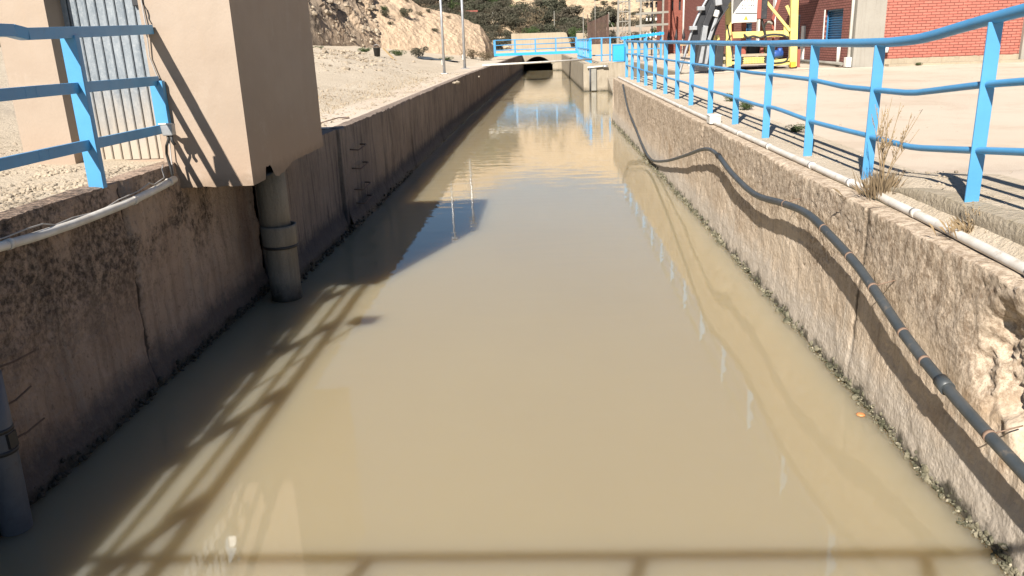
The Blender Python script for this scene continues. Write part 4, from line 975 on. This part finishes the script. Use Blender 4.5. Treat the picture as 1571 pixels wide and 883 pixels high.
mt.tube(cat([mp(*p, 27.9) for p in ((1178, 93), (1192, 94), (1204, 91), (1208, 85))], 5), 0.025, 8); mt.build('hydraulic_hose', 'black', ym)
mt = MB(O); mt.tube(cat([mp(*p, 28.2) for p in ((1171, 40), (1174, 33), (1179, 31), (1183, 34))], 5), 0.04, 8); mt.build('elbow', 'lattice', ym)
# top slanting jib (above the picture, its shadow lies on the brick wall)
mt = MB(O); mt.beam((8.3, 29.0, 4.6), (8.3, 25.6, 9.0), 0.5, 0.5); mt.build('jib', 'yellow', ym, bevel=0.02)
MB(O).box(6.0, 8.6, 27.9, 30.3, 6.6, 6.8).build('top_frame', 'yellow', ym)

# ------------------------------------------------------------------ dark grab boom next to the machine
gm = thing('grab_boom', (5.0, 27.5, 1.42), 'dark curved steel boom with grey hydraulic arm beside the yellow machine', 'machine')
O = gm.location
arc = [mp(x, y, 27.2) for x, y in ((1043, 112), (1050, 88), (1057, 65), (1066, 38), (1077, 14), (1092, -12), (1115, -45))]
mb = MB(O); mb.tube(cat(arc, 5), 0.045, 8); mb.build('guide_rail', 'steel', gm)
arc2 = [(x + 0.42, y + 0.02, z - 0.05) for x, y, z in arc]
mb = MB(O); mb.tube(cat(arc2, 5), 0.032, 8); mb.build('guide_rail', 'pvcgrey', gm)
mb = MB(O); ca = cat(arc, 5); n = len(ca)
for i in range(n - 1):
    (x0_, y0_, z0_), (x1_, y1_, z1_) = ca[i], ca[i + 1]
    if z0_ < 2.3: continue
    mb.add([(x0_ + 0.06, 27.24, z0_), (x0_ + 0.75, 27.24, z0_ - 0.1), (x1_ + 0.75, 27.24, z1_ - 0.1), (x1_ + 0.06, 27.24, z1_), (x0_ + 0.06, 27.34, z0_), (x0_ + 0.75, 27.34, z0_ - 0.1), (x1_ + 0.75, 27.34, z1_ - 0.1), (x1_ + 0.06, 27.34, z1_)], [(0, 1, 2, 3), (7, 6, 5, 4), (0, 3, 7, 4), (1, 5, 6, 2)])
mb.build('boom', 'steeldark', gm)
for px_, py__ in ((1060, 42), (1072, 12)):
    q = mp(px_, py__, 27.1); MB(O).box(q[0] - 0.02, q[0] + 0.22, 27.05, 27.22, q[2] - 0.06, q[2] + 0.06).build('bracket', 'steel', gm, bevel=0.01)
B2 = lambda nm, a, b, w_, h_, mat, y=27.0: MB(O).beam(mp(*a, y), mp(*b, y), w_, h_).build(nm, mat, gm, bevel=0.015)
B2('arm', (1079, 62), (1083, 38), 0.16, 0.24, 'steel'); B2('arm', (1082, 40), (1096, 4), 0.12, 0.18, 'steeldark'); B2('cylinder', (1088, 60), (1103, 16), 0.1, 0.1, 'steel', 26.9)
B2('cylinder_rod', (1092, 46), (1118, 8), 0.04, 0.04, 'steeldark', 26.85)
B2('label_plate', (1098, 24), (1101, 14), 0.13, 0.13, 'white', 26.85); B2('valve_block', (1097, 3), (1107, 1), 0.3, 0.2, 'steel', 26.9)
q = mp(1079, 86, 26.9); mb = MB(O)
mb.prism([(q[0] - 0.30, 26.75, 1.5), (q[0] - 0.14, 26.75, 2.42), (q[0] + 0.28, 26.75, 2.40), (q[0] + 0.14, 26.75, 1.48)], (0, 0.6, 0)); bk = mb.build('bucket', 'steeldark', gm, bevel=0.02)
mb = MB(O); mb.prism([(q[0] - 0.17, 26.72, 1.75), (q[0] - 0.08, 26.72, 2.26), (q[0] + 0.02, 26.72, 2.26), (q[0] - 0.05, 26.72, 1.75)], (0, 0.028, 0)); mb.prism([(q[0] + 0.02, 26.70, 1.72), (q[0] + 0.09, 26.70, 2.28), (q[0] + 0.2, 26.70, 2.27), (q[0] + 0.11, 26.70, 1.72)], (0, 0.04, 0)); mb.build('stiffener', 'steel', bk)
mb = MB(O); mb.prism([mp(1094, 102, 27.3), mp(1101, 66, 27.3), mp(1112, 66, 27.3), mp(1109, 102, 27.3)], (0, 0.8, 0)); mb.build('counterweight', 'steeldark', gm, bevel=0.03)
for px_ in (1082, 1096, 1102): B2('yellow_block', (px_, 60), (px_ - 1, 52), 0.1, 0.1, 'yellow', 27.4)
B2('pipe_run', (1045, 88), (1066, 90), 0.06, 0.06, 'steeldark'); B2('foot_block', (1056, 97), (1063, 96), 0.2, 0.16, 'white')
wbx = thing('workbench', (8.2, 50, 1.42), 'small wooden bench in front of the brick tower', 'bench')
O = wbx.location
MB(O).box(7.9, 8.7, 49.8, 50.3, 2.05, 2.13).build('top', 'wood', wbx)
for x in (7.95, 8.65):
    for y in (49.85, 50.25): MB(O).box(x - .03, x + .03, y - .03, y + .03, 1.42, 2.045).build('leg', 'wood', wbx)

# ------------------------------------------------------------------ vegetation
def bush_mesh(name, n, rx_, rz_, leaf, seed, mat, lobes=7, twigs=24):
    rnd = random.Random(seed); mb = MB()
    L = [(Vector((rnd.gauss(0, 0.42) * rx_, rnd.gauss(0, 0.42) * rx_, rz_ * rnd.uniform(0.35, 1.0))), rnd.uniform(0.28, 0.5)) for _ in range(lobes)]
    for i in range(n):
        c, r = rnd.choice(L)
        d = Vector((rnd.gauss(0, 1), rnd.gauss(0, 1), rnd.gauss(0, 1))).normalized() * r * rnd.uniform(0.5, 1.05) ** 0.5
        p = c + Vector((d.x * rx_, d.y * rx_, d.z * rz_ * 0.9))
        if p.z < 0: p.z = abs(p.z) * 0.4
        a = Vector((rnd.gauss(0, 1), rnd.gauss(0, 1), rnd.gauss(0.3, 0.8))).normalized(); b = a.cross(Vector((rnd.gauss(0, 1), rnd.gauss(0, 1), rnd.gauss(0, 1)))).normalized()
        s_ = leaf * rnd.uniform(0.5, 1.3); mb.add([p - a * s_, p + b * s_ * 0.4, p + a * s_, p - b * s_ * 0.4], [(0, 1, 2, 3)])
    for i in range(twigs):
        c, r = rnd.choice(L); e = c + Vector((rnd.gauss(0, .3) * rx_, rnd.gauss(0, .3) * rx_, rz_ * rnd.uniform(0.1, 0.5)))
        mb.tube([(0, 0, 0), c * 0.5, e], [0.03 * rx_, 0.018 * rx_, 0.006 * rx_], 4, False)
    me = mb.build(name, mat, fix=False); return me
def proto(seed, mat, n=1500, leaf=0.065, rx_=1.0, rz_=0.9): return bush_mesh('scrub_bush', n, rx_, rz_, leaf, seed, mat)
scr = [proto(1, 'leaf_scrub'), proto(2, 'leaf_scrub'), proto(3, 'leaf_scrub'), proto(4, 'leaf_green'), proto(5, 'leaf_dry', 420, 0.09), proto(6, 'leaf_scrub', 900, 0.12, 0.9, 1.2)]
used = set()
def bush(k, x, y, z, s, label, group, sz=None):
    o = scr[k]
    if k in used:
        o = o.copy(); COL.objects.link(o)
    used.add(k)
    o.location = (x, y, z - 0.1 * s); o.rotation_euler = (random.gauss(0, .08), random.gauss(0, .08), random.uniform(0, 6.28)); o.scale = (s, s * random.uniform(0.85, 1.15), sz or s * random.uniform(0.8, 1.2))
    tag(o, label, 'bush', group); return o
random.seed(31)
DESC = {0: 'grey green scrub bush on the hillside behind the canal', 1: 'grey green scrub bush on the hillside behind the canal', 2: 'grey green scrub bush on the hillside behind the canal', 3: 'fresh green bush among grey scrub on the hillside', 4: 'dry brown bush among scrub on the hillside', 5: 'grey green scrub bush on the hillside behind the canal'}
cnt = 0; placed = []
for it in range(9000):
    x = random.uniform(-17, 12); y = random.uniform(83, 122)
    lim = 120 if x < -4.5 else (97 if x < 3 else (91.5 if x < 8 else 88))
    dense = y < lim + 2.0 * fr(x, 0, 0, 0.5, 3)
    if not dense and random.random() > 0.02: continue
    if y > 108 and random.random() > 0.35: continue
    if any((x - a) ** 2 + (y - b) ** 2 < (1.15 if dense else 2.6) ** 2 for a, b in placed): continue
    placed.append((x, y)); k = random.choices((0, 1, 2, 3, 4, 5), (5, 5, 5, 2, 2.4, 3))[0]
    s = random.uniform(0.9, 1.5) if dense else random.uniform(0.35, 0.75)
    if dense and y < 87: s *= 0.9
    lab = DESC[k] if dense else 'small dark shrub dotted on the bare sandy hillside'
    bush(k, x, y, hz(x, y), s, lab, 'scrub bushes on the hillside' if dense else 'shrubs dotted on bare sand'); cnt += 1
    if cnt >= 270: break
for i in range(60):
    x = random.uniform(-3, 16); y = random.uniform(92, 112); bush(random.choice((0, 1, 2)), x, y, hz(x, y), random.uniform(0.3, 0.6), 'small dark shrub dotted on the bare sandy hillside', 'shrubs dotted on bare sand')
# bank shrubs (each has its own look and place)
bank = [(3, -8.35, 47.0, 0.55, 'low green bush between the black bucket and the tarp', .35), (3, -9.9, 45.5, 0.45, 'green weed clump on the rubble left of the black bucket', .3), (3, -11.8, 43, 0.4, 'low green clump at the foot of the rocky cliff beside the hut', .22),
        (0, -7.55, 48.5, 0.75, 'dark bluish green mound of a bush behind the yellow board', .55), (3, -5.7, 48, 0.5, 'flat green bush beside the dark tarp', .25), (4, -4.9, 57, 0.7, 'dry brown shrub at the foot of the sandy spur, between the lamp posts', .7), (4, -4.2, 56, 0.65, 'dry yellowish shrub at the foot of the sandy spur, nearest the footbridge', .65), (4, -3.75, 55.5, 0.45, 'sparse dry tuft of brush beside the footbridge end', .5)]
for (k, x, y, s, lab, sz) in bank: bush(k, x, y, zl(x, y), s, lab, None, sz)
def on_cliff(u, v): return cliffP(u, v)
for (u, v, s, k) in ((0.66, 0.28, 0.55, 0), (0.69, 0.40, 0.35, 4), (0.67, 0.52, 0.3, 4), (0.72, 0.5, 0.28, 0), (0.62, 0.25, 0.3, 3), (0.74, 0.22, 0.3, 0), (0.60, 0.62, 0.6, 0), (0.53, 0.66, 0.9, 0), (0.50, 0.7, 0.9, 2), (0.47, 0.6, 0.8, 0), (0.56, 0.5, 0.5, 4), (0.78, 0.5, 0.25, 4)):
    p = on_cliff(u, v); bush(k, p.x, p.y, p.z, s, 'small bush clinging to the bare cliff face', 'bushes clinging to the cliff')
for i in range(46):
    u = random.uniform(0.36, 0.63); v = random.uniform(0.05, 0.74) if random.random() < 0.4 else random.uniform(0.35, 0.74); p = on_cliff(u, v)
    bush(random.choice((0, 1, 2, 4, 4, 0)), p.x, p.y, p.z, random.uniform(0.25, 0.6) * (0.8 + v * 0.5), 'dull scrub bush growing among the dark rocks of the cliff', 'scrub among the cliff rocks')
# yard weeds
for (x, y, s, lab) in ((11.75, 26.55, 0.17, 'green weed at the foot of the red brick wall'), (3.3, 13.5, 0.22, 'low green weed behind the railing posts, closer to the far end'), (3.1, 10.2, 0.16, 'small green weed behind the railing beside the junction box'), (3.5, 15.5, 0.22, 'flat green weed behind the far railing posts')):
    bush(3, x, y, zr(x, y), s, lab, None, s * 0.6)
for k in range(len(scr)):
    if k not in used: bpy.data.objects.remove(scr[k])

# bucket, board, tarp
bu = thing('bucket', (-7.72, 38, 2.2), 'black plastic bucket standing on the rubble of the bank', 'bucket')
zb = zl(-7.72, 38); bu.location.z = zb
MB(bu.location).lathe((-7.72, 38, zb), [(0.001, 0.01), (0.13, 0.01), (0.165, 0.38), (0.18, 0.385), (0.18, 0.41), (0.155, 0.41), (0.12, 0.03), (0.001, 0.03)], 20).build('pail', 'black', bu)
MB(bu.location).tube([(-7.72 + 0.17 * math.cos(t), 38, zb + 0.40 + 0.14 * math.sin(t)) for t in [math.pi * i / 10 for i in range(11)]], 0.008, 6).build('handle', 'steel', bu)
tag(MB((-7.5, 40, 2.3)).beam((-7.88, 40.4, zl(-7.88, 40.4) + 0.42), (-7.2, 39.8, zl(-7.2, 39.8) + 0.03), 0.10, 0.03).build('plank', 'wood'), 'weathered yellowish plank leaning on the rubble beside the bucket', 'plank')
tp = MB((-6, 47.5, 2)); tp.grid(30, 8, lambda u, v: (lerp(-7.4, -5.0, u), lerp(47.0, 49.0, v), zl(lerp(-7.4, -5.0, u), lerp(47.0, 49.0, v)) + 0.04 + 0.03 * fr(u * 6, v * 3, 0, 1, 3)))
tag(tp.build('tarp', 'tarp'), 'dark grey tarp strip lying flat on the sandy bank', 'tarp')

# ------------------------------------------------------------------ gravel and rubble
random.seed(41)
gv = MB()
for i in range(2600):
    if i < 1500: x = -3.45 - abs(random.gauss(0, 0.55)); y = random.uniform(3.2, 7.0)
    else: x = random.uniform(-5.4, -3.4); y = random.uniform(5.8, 8.0) if random.random() < .5 else random.uniform(4.2, 6.8)
    if y > 6.85 and x > -4.65: y = random.uniform(6.3, 6.85)
    rocklump(gv, (x, y, zl(x, y)), random.choice((0.008, 0.011, 0.014, 0.02, 0.028)), i, 1, 0.7)
gv.build('gravel', 'stone', kind='stuff', label='loose pale gravel on the bank before the hut door', fix=False)
gv = MB()
for i in range(1900):
    y = 11.8 + 22 * random.random() ** 1.3; x = -3.3 - abs(random.gauss(0.9, 0.9))
    rocklump(gv, (x, y, zl(x, y)), random.choice((0.012, 0.018, 0.025, 0.04)), i, 1, 0.6)
for i in range(1100):
    y = random.uniform(25, 43); x = -6.4 - (y - 26) * 0.28 + random.gauss(0, 1.5); r_ = 0.03 * math.exp(abs(random.gauss(0, 0.75)))
    rocklump(gv, (x, y, zl(x, y) - r_ * random.uniform(0, 0.6)), r_, i, 1, 0.6)
for i in range(1300):      # scree and blocks on the rock face
    p_ = cliffP(random.uniform(0.36, 0.60), random.random() * 0.6); rocklump(gv, p_, 0.035 * math.exp(abs(random.gauss(0, 0.85))), i, 1, 0.8)
gv.build('rubble', 'stone', kind='stuff', label='stony rubble strewn along the bank behind the hut', fix=False)
gv = MB()
for i in range(700):
    y = 2.8 + 20 * random.random() ** 1.4; x = 2.62 + abs(random.gauss(0.05, 0.22))
    rocklump(gv, (x, y, zr(x, y)), random.choice((0.006, 0.009, 0.013, 0.02)), i, 1, 0.6)
gv.build('gravel', 'stone', kind='stuff', label='grit and pebbles along the foot of the blue railing', fix=False)
gv = MB()
for i in range(420):
    x = random.uniform(3.2, 13); y = random.uniform(4, 27); rocklump(gv, (x, y, zr(x, y)), random.choice((0.006, 0.01, 0.014, 0.02)), i, 1, 0.5)
gv.build('gravel', 'stone', kind='stuff', label='scattered grit on the pale yard', fix=False)
dg = MB()
for i in range(900):
    y = 11.8 + 16 * random.random() ** 1.2; x = -4.0 - abs(random.gauss(0.3, 0.6)); z = zl(x, y); a = random.uniform(0, 6.28); h = random.uniform(0.03, 0.10)
    b = Vector((x, y, z)); t = b + Vector((math.cos(a) * h * .7, math.sin(a) * h * .7, h)); s_ = Vector((math.sin(a), -math.cos(a), 0)) * 0.006
    dg.add([b - s_, b + s_, t], [(0, 1, 2)])
dg.build('grass', 'straw', kind='stuff', label='sparse dry grass along the top of the shaded wall', fix=False)
